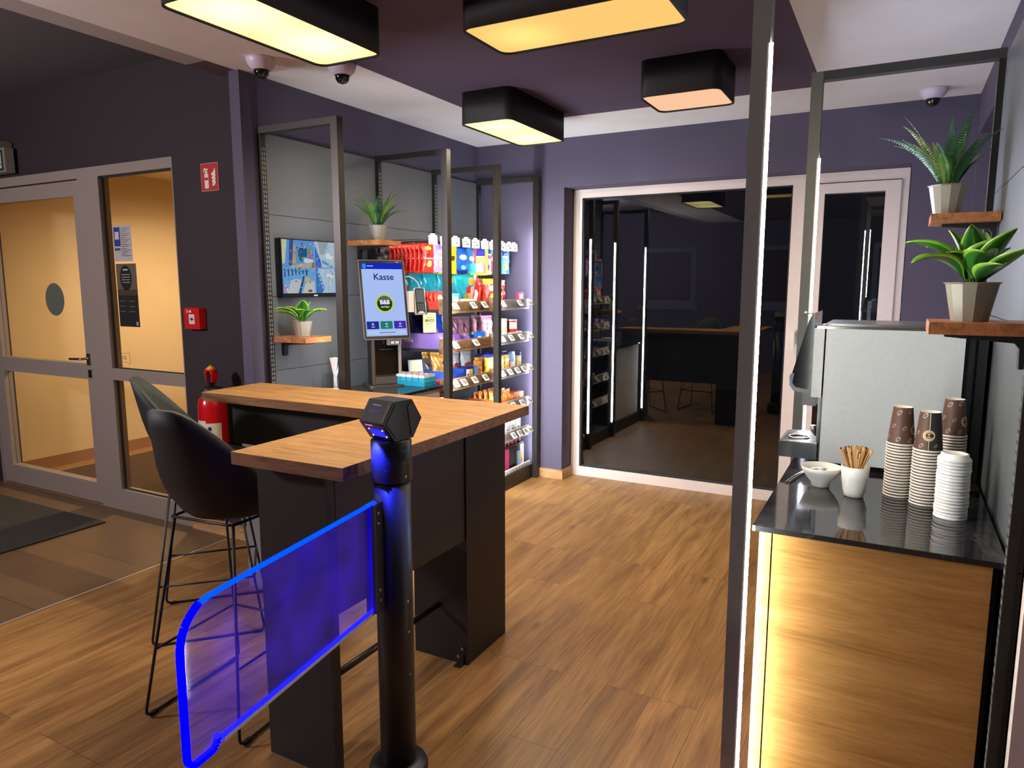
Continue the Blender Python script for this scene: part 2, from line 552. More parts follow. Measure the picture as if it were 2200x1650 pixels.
# vestibule behind the glass door
S('wall_vestibule', [(-6.55, -6.42, 3.12, 6.2, 0, 2.7), (-6.55, -3.2, 6.1, 6.2, 0, 2.7), (-3.45, -3.31, 3.12, 6.2, 0, 2.7)], M_cream)
S('ceiling', [(-6.55, -3.2, 3.12, 6.2, 2.6, 2.7)], mat((235, 214, 180), 0.8))
S('baseboard_vestibule', [(-6.42, -6.405, 3.12, 6.1, 0, 0.10)], mat((150, 112, 80), 0.5))
S('baseboard_entrance', [(-3.97, -3.20, 2.945, 2.96, 0, 0.09), (-3.215, -3.20, 2.76, 2.945, 0, 0.09), (-3.215, -3.125, 2.745, 2.76, 0, 0.09)], M_base)
S('baseboard_back', [(-2.62, -2.34, 5.165, 5.18, 0, 0.075), (-2.34, -2.325, 5.165, 5.36, 0, 0.075), (0.02, 0.35, 5.165, 5.18, 0, 0.075)], M_base)
S('baseboard_right', [(0.335, 0.35, 3.3, 5.16, 0, 0.075)], M_base)

# ---- entrance door and sidelight in grey aluminium
def frame_part(name, boxes, parent, m=M_alu, bev=0.003, label=None):
    bm = bmesh.new()
    for b in boxes: bx(bm, *b)
    return obj(name, bm, m, parent, bevel=bev, label=label)
d1 = bpy.data.objects.new('door_1', None); C.objects.link(d1); struct(d1)
d1.location = (0, 0, 0)
frame_part('door_leaf', [(-6.28, -6.14, 2.97, 3.03, 0.012, 2.285), (-5.035, -4.975, 2.97, 3.03, 0.012, 2.285), (-6.14, -5.035, 2.97, 3.03, 2.185, 2.285),
                         (-6.14, -5.035, 2.97, 3.03, 0.915, 1.025), (-6.14, -5.035, 2.97, 3.03, 0.012, 0.16)], d1)
box('glass_pane', -6.14, -5.035, 2.996, 3.004, 1.025, 2.185, M_glass, d1)
box('glass_pane', -6.14, -5.035, 2.996, 3.004, 0.16, 0.915, M_glass, d1)
hd = frame_part('door_handle', [(-5.015, -4.985, 2.958, 2.97, 1.02, 1.10)], d1, M_steel)
bm = bmesh.new(); tube(bm, [(-5.0, 2.97, 1.065), (-5.0, 2.92, 1.065), (-5.02, 2.91, 1.065), (-5.14, 2.915, 1.060)], 0.009)
obj('lever', bm, M_steel, hd)
frame_part('lock_plate', [(-5.015, -4.985, 2.962, 2.97, 0.93, 0.985)], d1, M_darksteel)
bm = bmesh.new(); tube(bm, [(-4.985, 3.05, 0.5), (-4.985, 3.05, 0.5001)], 0.001); bm.free()
w1 = bpy.data.objects.new('window_1', None); C.objects.link(w1); struct(w1)
frame_part('window_frame', [(-4.970, -4.735, 2.965, 3.04, 0, 2.36), (-6.285, -4.970, 2.965, 3.04, 2.295, 2.36), (-4.735, -3.985, 2.965, 3.04, 2.295, 2.36),
                            (-4.735, -3.985, 2.965, 3.04, 0.93, 1.01), (-4.735, -3.985, 2.965, 3.04, 0, 0.15), (-3.985, -3.97, 2.965, 3.04, 0, 2.36), (-6.30, -6.285, 2.965, 3.04, 0, 2.3)], w1)
frame_part('gasket', [(-4.735, -4.722, 2.985, 3.0, 0.15, 0.93), (-4.735, -4.722, 2.985, 3.0, 1.01, 2.295), (-4.735, -3.985, 2.985, 3.0, 2.283, 2.295), (-4.735, -3.985, 2.985, 3.0, 1.01, 1.017), (-4.735, -3.985, 2.985, 3.0, 0.15, 0.158)], w1, M_blackmatt, 0)
box('glass_pane', -4.735, -3.985, 2.998, 3.006, 1.01, 2.295, M_glass, w1)
box('glass_pane', -4.735, -3.985, 2.998, 3.006, 0.15, 0.93, M_glass, w1)
# grey round sticker on the door glass, two notices and a small outline sticker on the sidelight
FY = Vector((1, 0, 0)), Vector((0, 0, 1))
st = art('round_sticker', [(circ(0.118, n=40), (92, 98, 88))], basis((-5.40, 2.993, 1.475), *FY))
tag(st, 'dark grey-green round sticker on the upper glass of the entrance door', 'sticker')
nt1 = art('notice', [(rect(0, 0, 0.195, 0.235), (176, 172, 172)), (rect(0.008, 0.10, 0.075, 0.225), (42, 58, 130)), (rect(0.018, 0.145, 0.062, 0.195), (190, 186, 190)),
     (rect(0.008, 0.072, 0.07, 0.088), (70, 74, 100))] + [(rect(0.085, 0.215 - 0.012*k, 0.085 + 0.095 - 0.02*(k % 3), 0.219 - 0.012*k), (112, 108, 112)) for k in range(16)],
     basis((-4.66, 2.995, 1.735), *FY))
tag(nt1, 'grey and blue paper notice on the sidelight glass, above the black poster', 'notice')
nt2 = art('poster', [(rect(0, 0, 0.215, 0.42), (30, 28, 27)), (rect(0.0, 0.23, 0.215, 0.42), (96, 84, 70)), (rect(0.0, 0.21, 0.215, 0.25), (70, 52, 38)), (circ(0.062, 0.10, 0.325, sy=1.35), (22, 22, 22)),
     (rect(0.075, 0.375, 0.125, 0.385), (180, 176, 170))] + [(rect(0.055 + 0.006*(k % 2), 0.345 - 0.017*k, 0.145, 0.350 - 0.017*k), (150, 146, 140)) for k in range(4)] +
     [(rect(0.02 + 0.1*(k % 2), 0.17 - 0.035*(k//2), 0.08 + 0.1*(k % 2), 0.174 - 0.035*(k//2)), (110, 106, 100)) for k in range(6)] + [(rect(0.185, 0.01, 0.205, 0.035), (160, 156, 150))],
     basis((-4.655, 2.995, 1.30), *FY))
tag(nt2, 'black poster with a dark round emblem on the sidelight glass, below the grey notice', 'poster')
bm = bmesh.new()
bone = [(-0.06, 0.03), (-0.045, 0.045), (-0.03, 0.03), (0.03, 0.03), (0.045, 0.045), (0.06, 0.03), (0.052, 0), (0.06, -0.03), (0.045, -0.045), (0.03, -0.03), (-0.03, -0.03), (-0.045, -0.045), (-0.06, -0.03), (-0.052, 0), (-0.06, 0.03)]
tube(bm, [(-4.63 + a, 2.993, 1.085 + b) for a, b in bone], 0.0012, 5)
for k in range(4): bx(bm, -4.655 + 0.013*k, -4.652 + 0.013*k, 2.9925, 2.9935, 1.07 + 0.004*(k % 2), 1.10)
tag(obj('bone_sticker', bm, mat((120, 96, 66), 0.6)), 'thin outlined bone-shaped sticker at the foot of the upper sidelight glass', 'sticker')

# entrance mats
tag(box('door_mat', -6.4, -4.575, 2.09, 2.735, 0.0, 0.010, mat((44, 42, 36), 0.95, bump=0.5, bscale=400), bevel=0.003), 'dark grey-green door mat on the tiles before the glass door', 'mat')
bm = bmesh.new()
bx(bm, -6.2, -3.6, 3.15, 5.6, 0.0, 0.004)
for k in range(84): bx(bm, -6.18 + 0.03*k, -6.165 + 0.03*k, 3.17, 5.58, 0.004, 0.012, 1)
tag(obj('ribbed_mat', bm, [mat((50, 38, 28), 0.9), mat((96, 74, 54), 0.9)]), 'brown ribbed entrance mat seen through the glass, inside the vestibule', 'mat')
vl = thing('ceiling_light', 'round lit ceiling lamp of the vestibule behind the glass door', 'lamp', (-5.0, 4.5, 2.6))
bm = bmesh.new(); lathe(bm, [(0.17, 0.0), (0.17, -0.05)], 28); obj('lamp_body', bm, M_white, vl)
bm = bmesh.new(); lathe(bm, [(0.16, -0.05), (0.15, -0.065)], 28); obj('diffuser', bm, glow((255, 226, 170), 3.0), vl)
for (a, b) in ((0, 0), (-0.3, -0.8)): bulb(a*0.3, b*0.0 + 0.03*a, -0.075, VESTIBULE_W, (1.0, 0.74, 0.42), vl, 175, 0.0)

# ---- back window: fixed pane on the left, opening casement on the right
w2 = bpy.data.objects.new('window_2', None); C.objects.link(w2); struct(w2)
frame_part('window_frame', [(-2.335, -2.262, 5.36, 5.43, 0.0, 2.327), (-2.262, -0.60, 5.36, 5.43, 2.263, 2.327), (-2.262, -0.60, 5.36, 5.43, 0.0, 0.078),
                            (-0.690, -0.60, 5.36, 5.43, 0.078, 2.263), (-0.60, 0.015, 5.36, 5.43, 2.263, 2.327), (-0.05 + 0.02, 0.015, 5.36, 5.43, 0.0, 2.263), (-0.60, 0.015, 5.36, 5.43, 0, 0.06),
                            (-2.335, 0.015, 5.352, 5.362, 2.30, 2.327)], w2, M_pvc)
frame_part('casement', [(-0.595, -0.485, 5.345, 5.41, 0.07, 2.255), (-0.120, -0.03, 5.345, 5.41, 0.07, 2.255), (-0.485, -0.120, 5.345, 5.41, 2.190, 2.255), (-0.485, -0.120, 5.345, 5.41, 0.07, 0.19)], w2, M_pvc)
box('glass_pane', -2.262, -0.690, 5.392, 5.398, 0.078, 2.263, M_windowglass, w2)
box('glass_pane', -0.485, -0.120, 5.382, 5.388, 0.19, 2.190, M_windowglass, w2)
frame_part('gasket', [(-2.262, -2.250, 5.372, 5.39, 0.078, 2.263), (-2.262, -0.69, 5.372, 5.39, 0.078, 0.086), (-2.262, -0.69, 5.372, 5.39, 2.254, 2.263), (-0.70, -0.69, 5.372, 5.39, 0.078, 2.263)], w2, M_blackmatt, 0)
wh = frame_part('window_handle', [(-0.648, -0.618, 5.335, 5.345, 1.17, 1.27)], w2, M_white)
frame_part('lever', [(-0.642, -0.624, 5.300, 5.318, 1.13, 1.26), (-0.640, -0.626, 5.31, 5.336, 1.23, 1.25)], wh, M_white)
w3 = bpy.data.objects.new('window_3', None); C.objects.link(w3); struct(w3)
frame_part('window_frame', [(0.44, 0.47, 4.16, 4.22, 0.9, 2.45), (0.44, 0.47, 5.0, 5.06, 0.9, 2.45), (0.44, 0.47, 4.22, 5.0, 2.39, 2.45), (0.44, 0.47, 4.22, 5.0, 0.9, 0.96), (0.44, 0.47, 4.58, 4.63, 0.96, 2.39)], w3, mat((70, 68, 74), 0.4))
box('pane', 0.462, 0.468, 4.2, 5.02, 0.94, 2.41, mat((14, 15, 20), 0.08), w3)

# house across the dark street, seen faintly through the glass
hb = thing('building', 'dark night-time house front with small windows beyond the back window', 'building', (-1.5, 13.0, -0.3))
box('facade', -9, 9, 0, 0.3, 0, 7.5, mat((120, 118, 120), 0.9, bscale=1), hb)
for k in range(9):
    for j in range(2):
        wx = -4.6 + 1.9*k; wz = 1.5 + 2.6*j
        f = box('window_surround', wx, wx + 0.95, -0.05, 0.0, wz, wz + 1.05, mat((190, 188, 186), 0.8), hb)
        box('pane', wx + 0.08, wx + 0.87, -0.06, -0.05, wz + 0.1, wz + 0.97, mat((30, 31, 36), 0.3), f)
        box('sill', wx - 0.08, wx + 1.03, -0.14, -0.05, wz - 0.06, wz, mat((190, 188, 186), 0.8), f)

S('ground', [(-12, 10, 5.5, 13.2, -0.32, -0.30)], mat((60, 58, 56), 0.9))

# white trim and dark door edge at the right margin
S('trim_4', [(0.292, 0.335, 1.86, 1.90, 0, 2.5)], M_pvc)
S('trim_5', [(0.335, 0.50, 1.87, 1.90, 0, 2.5)], M_blackmatt)

# ================================================================ WALL SIGNS AND FIRE THINGS
sg = art('fire_extinguisher_sign', [(rect(-0.003, -0.003, 0.148, 0.158), (196, 150, 140)), (rect(0, 0, 0.145, 0.155), (176, 16, 26)), (rrect(0.034, 0.085, 0.006, cx=0.045, cy=0.055), (232, 214, 190)), (rect(0.030, 0.060, 0.060, 0.076), (176, 16, 26)),
   ([(0.032, 0.10), (0.058, 0.10), (0.052, 0.118), (0.038, 0.118)], (232, 214, 190)), (rect(0.034, 0.118, 0.062, 0.126), (232, 214, 190)),
   ([(0.036, 0.122), (0.044, 0.132), (0.030, 0.130), (0.020, 0.112), (0.022, 0.100), (0.027, 0.112)], (232, 214, 190))] +
   [([(0.085 + 0.004*k, 0.095 - 0.022*k), (0.098, 0.100 - 0.022*k), (0.112, 0.112 - 0.018*k), (0.118, 0.130 - 0.02*k), (0.128, 0.104 - 0.02*k), (0.118, 0.088 - 0.02*k), (0.098, 0.083 - 0.02*k)], (232, 214, 190)) for k in range(4)],
   basis((-3.705, 2.957, 2.135), *FY))
tag(sg, 'red square sign with a white extinguisher and flames, high on the dark entrance wall', 'sign')
ca = thing('fire_alarm_button', 'red square fire alarm call point on the wall above the extinguisher', 'alarm', (-3.815, 2.96, 1.375))
box('housing', -0.07, 0.07, -0.045, 0, -0.065, 0.065, mat((190, 20, 24), 0.35), ca, bevel=0.008)
art('face', [(rrect(0.052, 0.06, 0.004, cx=0.0, cy=-0.004), (214, 196, 186)), (circ(0.010, 0, -0.004), (30, 26, 28)), ([(-0.022, -0.004), (-0.014, 0.001), (-0.014, -0.009)], (30, 26, 28)), ([(0.022, -0.004), (0.014, 0.001), (0.014, -0.009)], (30, 26, 28)),
    (rect(-0.045, 0.034, -0.03, 0.052), (214, 150, 140)), (rect(-0.02, 0.036, 0.0, 0.05), (226, 206, 200))], basis((0, -0.0455, 0), *FY), ca)
ex = thing('exit_sign', 'green running-man exit sign hanging at the left edge above the door', 'sign', (-5.80, 2.90, 2.345))
box('housing', -0.19, 0.16, -0.03, 0.03, 0.03, 0.20, mat((120, 112, 96), 0.5), ex, bevel=0.006)
box('top_box', -0.19, 0.11, -0.03, 0.05, 0.20, 0.25, mat((104, 92, 72), 0.6), ex)
art('face', [(rect(-0.16, 0.045, 0.13, 0.185), (16, 46, 34)), (rect(0.05, 0.06, 0.11, 0.17), (176, 186, 176)), ([(0.06, 0.065), (0.072, 0.065), (0.08, 0.10), (0.095, 0.075), (0.10, 0.085), (0.09, 0.12), (0.10, 0.135), (0.085, 0.15), (0.062, 0.135), (0.07, 0.125), (0.078, 0.13)], (16, 46, 34)), (circ(0.008, 0.085, 0.160), (16, 46, 34)),
    ([(-0.05, 0.075), (-0.02, 0.06), (0.005, 0.10), (-0.005, 0.16), (-0.02, 0.15), (-0.01, 0.10), (-0.03, 0.085)], (176, 186, 176))], basis((0, -0.031, 0), *FY), ex)
fe = thing('fire_extinguisher', 'red fire extinguisher with a black collar behind the bar table, by the entrance wall', 'extinguisher', (-3.55, 2.82, 0.42))
bm = bmesh.new(); lathe(bm, [(0.03, 0.0), (0.078, 0.01), (0.084, 0.05), (0.084, 0.44), (0.078, 0.485), (0.055, 0.515), (0.03, 0.53)], 28)
obj('cylinder', bm, mat((186, 14, 20), 0.22, coat=0.6), fe)
bm = bmesh.new(); lathe(bm, [(0.04, 0.53), (0.062, 0.535), (0.062, 0.555), (0.03, 0.565)], 20); obj('collar', bm, M_black, fe)
bm = bmesh.new(); lathe(bm, [(0.014, 0.56), (0.014, 0.60)], 12); bx(bm, -0.012, 0.012, -0.02, 0.02, 0.58, 0.655); obj('valve', bm, M_darksteel, fe)
bm = bmesh.new()
prism(bm, [(-0.024, 0.59), (-0.036, 0.655), (0.036, 0.655), (0.024, 0.59), (0.017, 0.59), (0.022, 0.64), (-0.022, 0.64), (-0.017, 0.59)], -0.02, 0.02, 0, Matrix(((1,0,0,0),(0,0,1,0),(0,1,0,0),(0,0,0,1))))
lathe(bm, [(0.036, 0.655), (0.034, 0.665)], 4, phase=R(45)); obj('handle', bm, mat((200, 20, 24), 0.35), fe)
bm = bmesh.new(); lathe(bm, [(0.034, 0.665), (0.004, 0.69)], 4, phase=R(45)); obj('cap', bm, mat((226, 160, 40), 0.4), fe)
def curved_label(name, r, a0, a1, z0, z1, m, parent, n=12):
    bm = bmesh.new(); ra = [bm.verts.new((r*math.cos(R(a0 + (a1-a0)*k/n)), r*math.sin(R(a0 + (a1-a0)*k/n)), z0)) for k in range(n+1)]
    rb = [bm.verts.new((r*math.cos(R(a0 + (a1-a0)*k/n)), r*math.sin(R(a0 + (a1-a0)*k/n)), z1)) for k in range(n+1)]
    for k in range(n): bm.faces.new((ra[k], ra[k+1], rb[k+1], rb[k]))
    return obj(name, bm, m, parent)
curved_label('white_label', 0.0848, 215, 290, 0.33, 0.37, mat((220, 200, 190), 0.4), fe)
curved_label('white_label', 0.0848, 220, 285, 0.28, 0.30, mat((200, 120, 120), 0.4), fe)
lb = curved_label('instruction_label', 0.0850, 290, 350, 0.18, 0.355, mat((214, 200, 180), 0.4), fe)
for k in range(3): curved_label('blue_circle', 0.0853, 298, 312, 0.31 - 0.035*k, 0.333 - 0.035*k, mat((20, 40, 110), 0.4), lb, 4)
box('wall_bracket', -0.02, 0.02, 0.08, 0.138, 0.2, 0.5, M_blackmatt, fe)

# ================================================================ CEILING LAMPS AND CAMERAS
def ceiling_lamp(cx, cy, wx, wy, zb, r, label, col, strength, tint, watts, hot=None):
    t = thing('ceiling_lamp', label, 'lamp', (cx, cy, 2.70), 0, 'black box ceiling lamps')
    bm = bmesh.new()
    out = rrect(wx, wy, r); inn = rrect(wx - 0.016, wy - 0.016, r - 0.006)
    z0 = zb - 2.70
    vo0 = [bm.verts.new((p[0], p[1], z0)) for p in out]; vo1 = [bm.verts.new((p[0], p[1], 0)) for p in out]
    vi0 = [bm.verts.new((p[0], p[1], z0)) for p in inn]; vi1 = [bm.verts.new((p[0], p[1], z0 + 0.012)) for p in inn]
    n = len(out)
    for k in range(n):
        j = (k + 1) % n
        for q in ((vo0[k], vo0[j], vo1[j], vo1[k]), (vi0[k], vi0[j], vo0[j], vo0[k]), (vi1[k], vi1[j], vi0[j], vi0[k])):
            f = bm.faces.new(q); f.smooth = True
    bm.faces.new(vo1)
    obj('shade', bm, mat((24, 20, 20), 0.6), t)
    m = bpy.data.materials.new('diffuser'); m.use_nodes = True; nt = m.node_tree; nt.nodes.clear()
    e = nt.nodes.new('ShaderNodeEmission'); o = nt.nodes.new('ShaderNodeOutputMaterial'); nt.links.new(e.outputs[0], o.inputs[0])
    e.inputs[0].default_value = lin(col)
    strength *= 0.76
    # bulbs behind the diffuser make soft brighter spots
    tc = nt.nodes.new('ShaderNodeTexCoord')
    val = None
    for (hx, hy, hr, hs) in (hot or []):
        vm = nt.nodes.new('ShaderNodeVectorMath'); vm.operation = 'DISTANCE'
        nt.links.new(tc.outputs['Object'], vm.inputs[0]); vm.inputs[1].default_value = (hx, hy, z0 + 0.008)
        mr = nt.nodes.new('ShaderNodeMapRange'); mr.interpolation_type = 'SMOOTHSTEP'
        mr.inputs['From Min'].default_value = hr; mr.inputs['From Max'].default_value = 0.0
        mr.inputs['To Min'].default_value = 0.0; mr.inputs['To Max'].default_value = hs*0.6
        nt.links.new(vm.outputs['Value'], mr.inputs['Value'])
        if val is None: val = mr.outputs['Result']
        else:
            ad = nt.nodes.new('ShaderNodeMath'); nt.links.new(val, ad.inputs[0]); nt.links.new(mr.outputs['Result'], ad.inputs[1]); val = ad.outputs[0]
    if val is not None:
        ad = nt.nodes.new('ShaderNodeMath'); nt.links.new(val, ad.inputs[0]); ad.inputs[1].default_value = strength
        nt.links.new(ad.outputs[0], e.inputs[1])
    else: e.inputs[1].default_value = strength
    bm = bmesh.new(); prism(bm, inn, z0 + 0.008, z0 + 0.011); obj('diffuser', bm, m, t)
    nx, ny = (3, 2) if wx > wy else (2, 3)
    for a in range(nx):
        for b in range(ny):
            pbulb((a + 0.5 - nx/2)*wx/nx*0.9, (b + 0.5 - ny/2)*wy/ny*0.9, z0 - 0.006, watts/(nx*ny), tint, t, 172)
    return t
ceiling_lamp(-2.115, 2.08, 0.345, 0.80, 2.52, 0.05, 'long black box ceiling lamp with a bright yellow-white face, top left', (255, 240, 150), 1.15, (1.0, 0.84, 0.63), LAMP_W*1.2, [(0.02, 0.18, 0.3, 2.2), (0.0, -0.22, 0.3, 2.2)])
ceiling_lamp(-1.12, 2.545, 0.78, 0.35, 2.52, 0.05, 'black box ceiling lamp with an amber face, at the top centre', (255, 206, 118), 0.95, (1.0, 0.80, 0.57), LAMP_W*1.0, [(-0.22, 0.02, 0.22, 0.5)])
ceiling_lamp(-2.185, 4.09, 0.345, 0.78, 2.52, 0.05, 'black box ceiling lamp with a pale yellow face, before the snack shelves', (255, 244, 160), 1.15, (1.0, 0.86, 0.66), LAMP_W*1.1, [(0.0, 0.2, 0.3, 1.6), (0.0, -0.2, 0.3, 1.6)])
ceiling_lamp(-1.025, 3.81, 0.41, 0.38, 2.52, 0.05, 'square black box ceiling lamp with a peach face, next to the tall light post', (255, 200, 160), 0.95, (1.0, 0.80, 0.62), LAMP_W*0.8)

rl_ = thing('added_globe_lamp', 'added opal globe light, unseen off to the left, brightening the ceilings and entrance', 'lamp', (-4.6, -0.2, 2.93))  # added globe out of view, hung to brighten the ceilings and entrance side
bm = bmesh.new(); lathe(bm, [(0.02, -0.55), (0.14, -0.62), (0.18, -0.72), (0.14, -0.83), (0.02, -0.90)], 28); obj('globe', bm, glow((248, 238, 246), 175.0), rl_)
bm = bmesh.new(); tube(bm, [(0, 0, -0.02), (0, 0, -0.55)], 0.004, 6); lathe(bm, [(0.05, 0), (0.05, -0.02)], 20); obj('suspension', bm, M_black, rl_)

def dome_camera(x, y, label):
    t = thing('dome_camera', label, 'camera', (x, y, 2.70), 0, 'white ceiling dome cameras')
    bm = bmesh.new(); lathe(bm, [(0.072, 0.0), (0.072, -0.012), (0.064, -0.035), (0.044, -0.055), (0.036, -0.058)], 28); obj('housing', bm, mat((214, 204, 222), 0.4), t)
    bm = bmesh.new(); lathe(bm, [(0.037, -0.056), (0.037, -0.062), (0.034, -0.078), (0.024, -0.092), (0.008, -0.098)], 24); obj('lens_dome', bm, mat((18, 17, 18), 0.05, coat=1.0), t)
    bm = bmesh.new(); lathe(bm, [(0.039, -0.056), (0.039, -0.060)], 24); obj('ring', bm, M_blackmatt, t)
dome_camera(-2.88, 2.69, 'white dome camera on the ceiling beside the long left lamp')
dome_camera(-2.585, 2.95, 'white dome camera half hidden behind the long left lamp')
dome_camera(0.10, 4.93, 'white dome camera on the ceiling above the coffee corner')

# ================================================================ SHELVING FRAMES, PANELS AND LIGHT STRIPS
mat_post_lit = mat((100, 100, 94), 0.5, metal=0.1)  # frame metal made paler, with the light strip's glow in its colour
def shelf_frame(label, y, x_front, x_back, led, group, side=1, with_back=True, top=2.42, x_led=None, ledz=(0.16, 2.0)):
    """side=+1: front post lies at +x of the back panel (left wall); -1 for the right wall"""
    t = thing('shelf_frame', label, 'frame', (0, y, 0), 0, group)
    w = 0.022
    box('front_post', x_front - w, x_front + w, -w, w, 0.0, top, M_frame if side > 0 else (mat((136, 138, 128), 0.5) if y < 2.5 else mat_post_lit), t, bevel=0.003)  # right posts paler, the near one most: strip glow painted into the metal
    box('top_bar', x_back, x_front - w*side, -w, w, top - 0.034, top, M_frame if side > 0 else mat((60, 60, 60), 0.4), t, bevel=0.002)
    bm = bmesh.new()
    xs = x_back
    bx(bm, xs, xs + 0.022*side, -0.018, 0.018, 0.0, top - 0.034)
    o = obj('slotted_upright', bm, mat((44, 42, 40), 0.4, metal=0.4), t)
    bm = bmesh.new()
    n = 0
    z = 0.3
    while z < top - 0.1:
        for dy in (-0.007, 0.007):
            bx(bm, xs + 0.022*side, xs + 0.0226*side, dy - 0.0025, dy + 0.0025, z, z + 0.016)
        z += 0.025
    obj('slots', bm, mat((150, 150, 150), 0.5), o)
    if led:
        l0, l1 = ledz
        if led == 'y':      # strip behind the post, shining away from the viewer along the shelf
            box('light_strip', x_front - 0.006, x_front + 0.006, w, w + 0.004, l0, l1, glow((238, 242, 250), LED_LEFT), t)
        elif led == 'x-':
            box('light_strip', x_front - w - 0.004, x_front - w, -0.006, 0.006, l0, l1, glow((235, 240, 255), 60.0), t)
        elif led == 'x+':
            box('light_strip', x_front + w, x_front + w + 0.006, -w + 0.000, -w + 0.008, l0, l1, glow((240, 246, 240) if y < 2.5 else (222, 230, 255), LED_STRENGTH if y < 2.5 else LED_FAR), t)
            box('light_profile', x_front + w - 0.006, x_front + w - 0.002, -w - 0.002, -w, l0, l1, mat((236, 236, 224), 0.3), t)
    return t

GF = 'dark metal frames of the snack shelving'
XF, XB = -2.555, -3.10
shelf_frame('nearest dark metal shelf frame on the left, beside the entrance wall', 2.86, XF, XB, 'y', GF)
shelf_frame('second dark metal shelf frame, rising behind the payment screen', 3.85, XF, XB, 'y', GF)
shelf_frame('third dark metal shelf frame, dividing the two snack bays', 4.50, XF, XB, 'y', GF)
shelf_frame('farthest dark metal shelf frame, against the back wall', 5.135, XF, XB, 'x-', GF)
GR = 'dark metal frames of the coffee corner'
shelf_frame('tall near post with a bright white light strip, in front of the coffee counter', 1.962, -0.343, 0.285, 'x+', GR, side=-1, ledz=(0.02, 2.175))
shelf_frame('far post and frame with a light strip, behind the coffee machine', 3.215, -0.342, 0.285, 'x+', GR, side=-1, ledz=(0.92, 2.085))

def back_panel(label, x0, x1, y0, y1, seams, group, top=2.40):
    bm = bmesh.new()
    zs = [0.10] + seams + [top]
    for a, b in zip(zs[:-1], zs[1:]):
        bx(bm, x0, x1, y0, y1, a + 0.0015, b - 0.0015)
    xs = (min(x0, x1), max(x0, x1))
    o = obj('back_panel', bm, M_panel, bevel=0.0008, seg=1)
    bm2 = bmesh.new(); mid = (x0 + x1)/2
    return tag(o, label, 'panel', group)
GP = 'grey back panels of the shelving'
seams = [0.66, 1.095, 1.515, 1.967]
back_panel('grey wall panel behind the television', -3.115, -3.10, 2.89, 3.838, seams, GP)
back_panel('grey wall panel behind the nearer snack bay', -3.115, -3.10, 3.862, 4.488, seams, GP)
back_panel('grey wall panel behind the snack bay next to the back wall', -3.115, -3.10, 4.512, 5.15, seams, GP)
back_panel('pale grey wall panel behind the plants at the right edge', 0.285, 0.30, 1.975, 3.20, [0.66, 0.905, 1.475, 1.91], GP)
# plinths below the shelving
def plinth(y0, y1, label):
    tag(box('plinth', -3.10, -2.575, y0, y1, 0.0, 0.115, M_black, bevel=0.003), label, 'plinth', 'black plinths under the shelving')
plinth(2.895, 3.825, 'black plinth under the checkout counter')
plinth(3.875, 4.475, 'black plinth under the nearer snack bay')
plinth(4.525, 5.11, 'black plinth under the snack bay beside the back wall')

# ================================================================ COFFEE CORNER
XP = 0.285   # face of the right-hand panel
cb = thing('coffee_cabinet', 'oak-grained cabinet under the black coffee counter, lit from its left edge', 'cabinet', (0, 0, 0))
box('side_panel', -0.262, 0.245, 2.0, 2.02, 0.06, 0.903, M_walnut, cb, bevel=0.001)
box('front_edge_panel', -0.298, -0.266, 2.0, 2.9, 0.06, 0.903, M_walnut, cb, bevel=0.001, label='narrow oak edge board beside the large panel')
box('carcass', -0.262, 0.26, 2.03, 3.17, 0.0, 0.90, M_blackmatt, cb)
tag(box('coffee_counter', -0.315, 0.272, 1.985, 3.19, 0.905, 0.920, M_marble, bevel=0.0015), 'glossy black marble-look top carrying the coffee machine and cups', 'counter')

# ---- coffee machine
cm = thing('coffee_machine', 'large pale grey and black coffee machine on the black counter', 'coffee machine', (0, 0, 0.92))
M_machine = mat((212, 216, 217), 0.35)
box('side_cover', -0.218, 0.205, 2.765, 2.785, 0.020, 0.505, M_machine, cm, bevel=0.004)
box('body', -0.220, 0.235, 2.785, 3.13, 0.02, 0.510, M_black, cm, bevel=0.004)
box('front_trim', -0.258, -0.224, 2.768, 3.12, 0.255, 0.505, M_machine, cm, bevel=0.006)
bm = bmesh.new(); prism(bm, rrect(0.45, 0.35, 0.02, cx=0.0, cy=2.96), 0.510, 0.522); obj('top_cover', bm, M_steel, cm)
box('top_trim', -0.25, 0.21, 2.77, 2.80, 0.505, 0.514, mat((190, 190, 190), 0.15, metal=0.9), cm)
bm = bmesh.new(); prism(bm, circ(0.0055, 0.053, 0.432 + 0.0, n=20), 0, 0.003, 0, basis((0, 2.766, 0), (1, 0, 0), (0, 0, 1))); obj('round_cap', bm, mat((210, 212, 210), 0.3), cm)
# slanting touch screen head at the front with a grey rim below
MX = Matrix(((1,0,0,0),(0,0,1,0),(0,1,0,0),(0,0,0,1)))
bm = bmesh.new(); prism(bm, [(-0.262, 0.560), (-0.278, 0.545), (-0.330, 0.335), (-0.330, 0.300), (-0.315, 0.285), (-0.262, 0.275)], 2.80, 3.08, 0, MX)
hd2 = obj('display_head', bm, mat((16, 16, 18), 0.12), cm, bevel=0.004)
bm = bmesh.new(); prism(bm, [(-0.331, 0.335), (-0.338, 0.325), (-0.336, 0.290), (-0.322, 0.270), (-0.262, 0.262), (-0.262, 0.275), (-0.315, 0.284), (-0.327, 0.300), (-0.322, 0.335)], 2.796, 3.084, 0, MX)
obj('rim', bm, mat((104, 112, 128), 0.3), hd2)
bm = bmesh.new(); tube(bm, [(-0.262, 2.81, 0.50), (-0.272, 2.81, 0.555), (-0.296, 2.81, 0.56), (-0.300, 2.81, 0.55)], 0.004); obj('screen_bracket', bm, M_steel, cm)
box('outlet', -0.30, -0.25, 2.88, 2.99, 0.205, 0.26, mat((120, 122, 124), 0.3), cm, bevel=0.006)
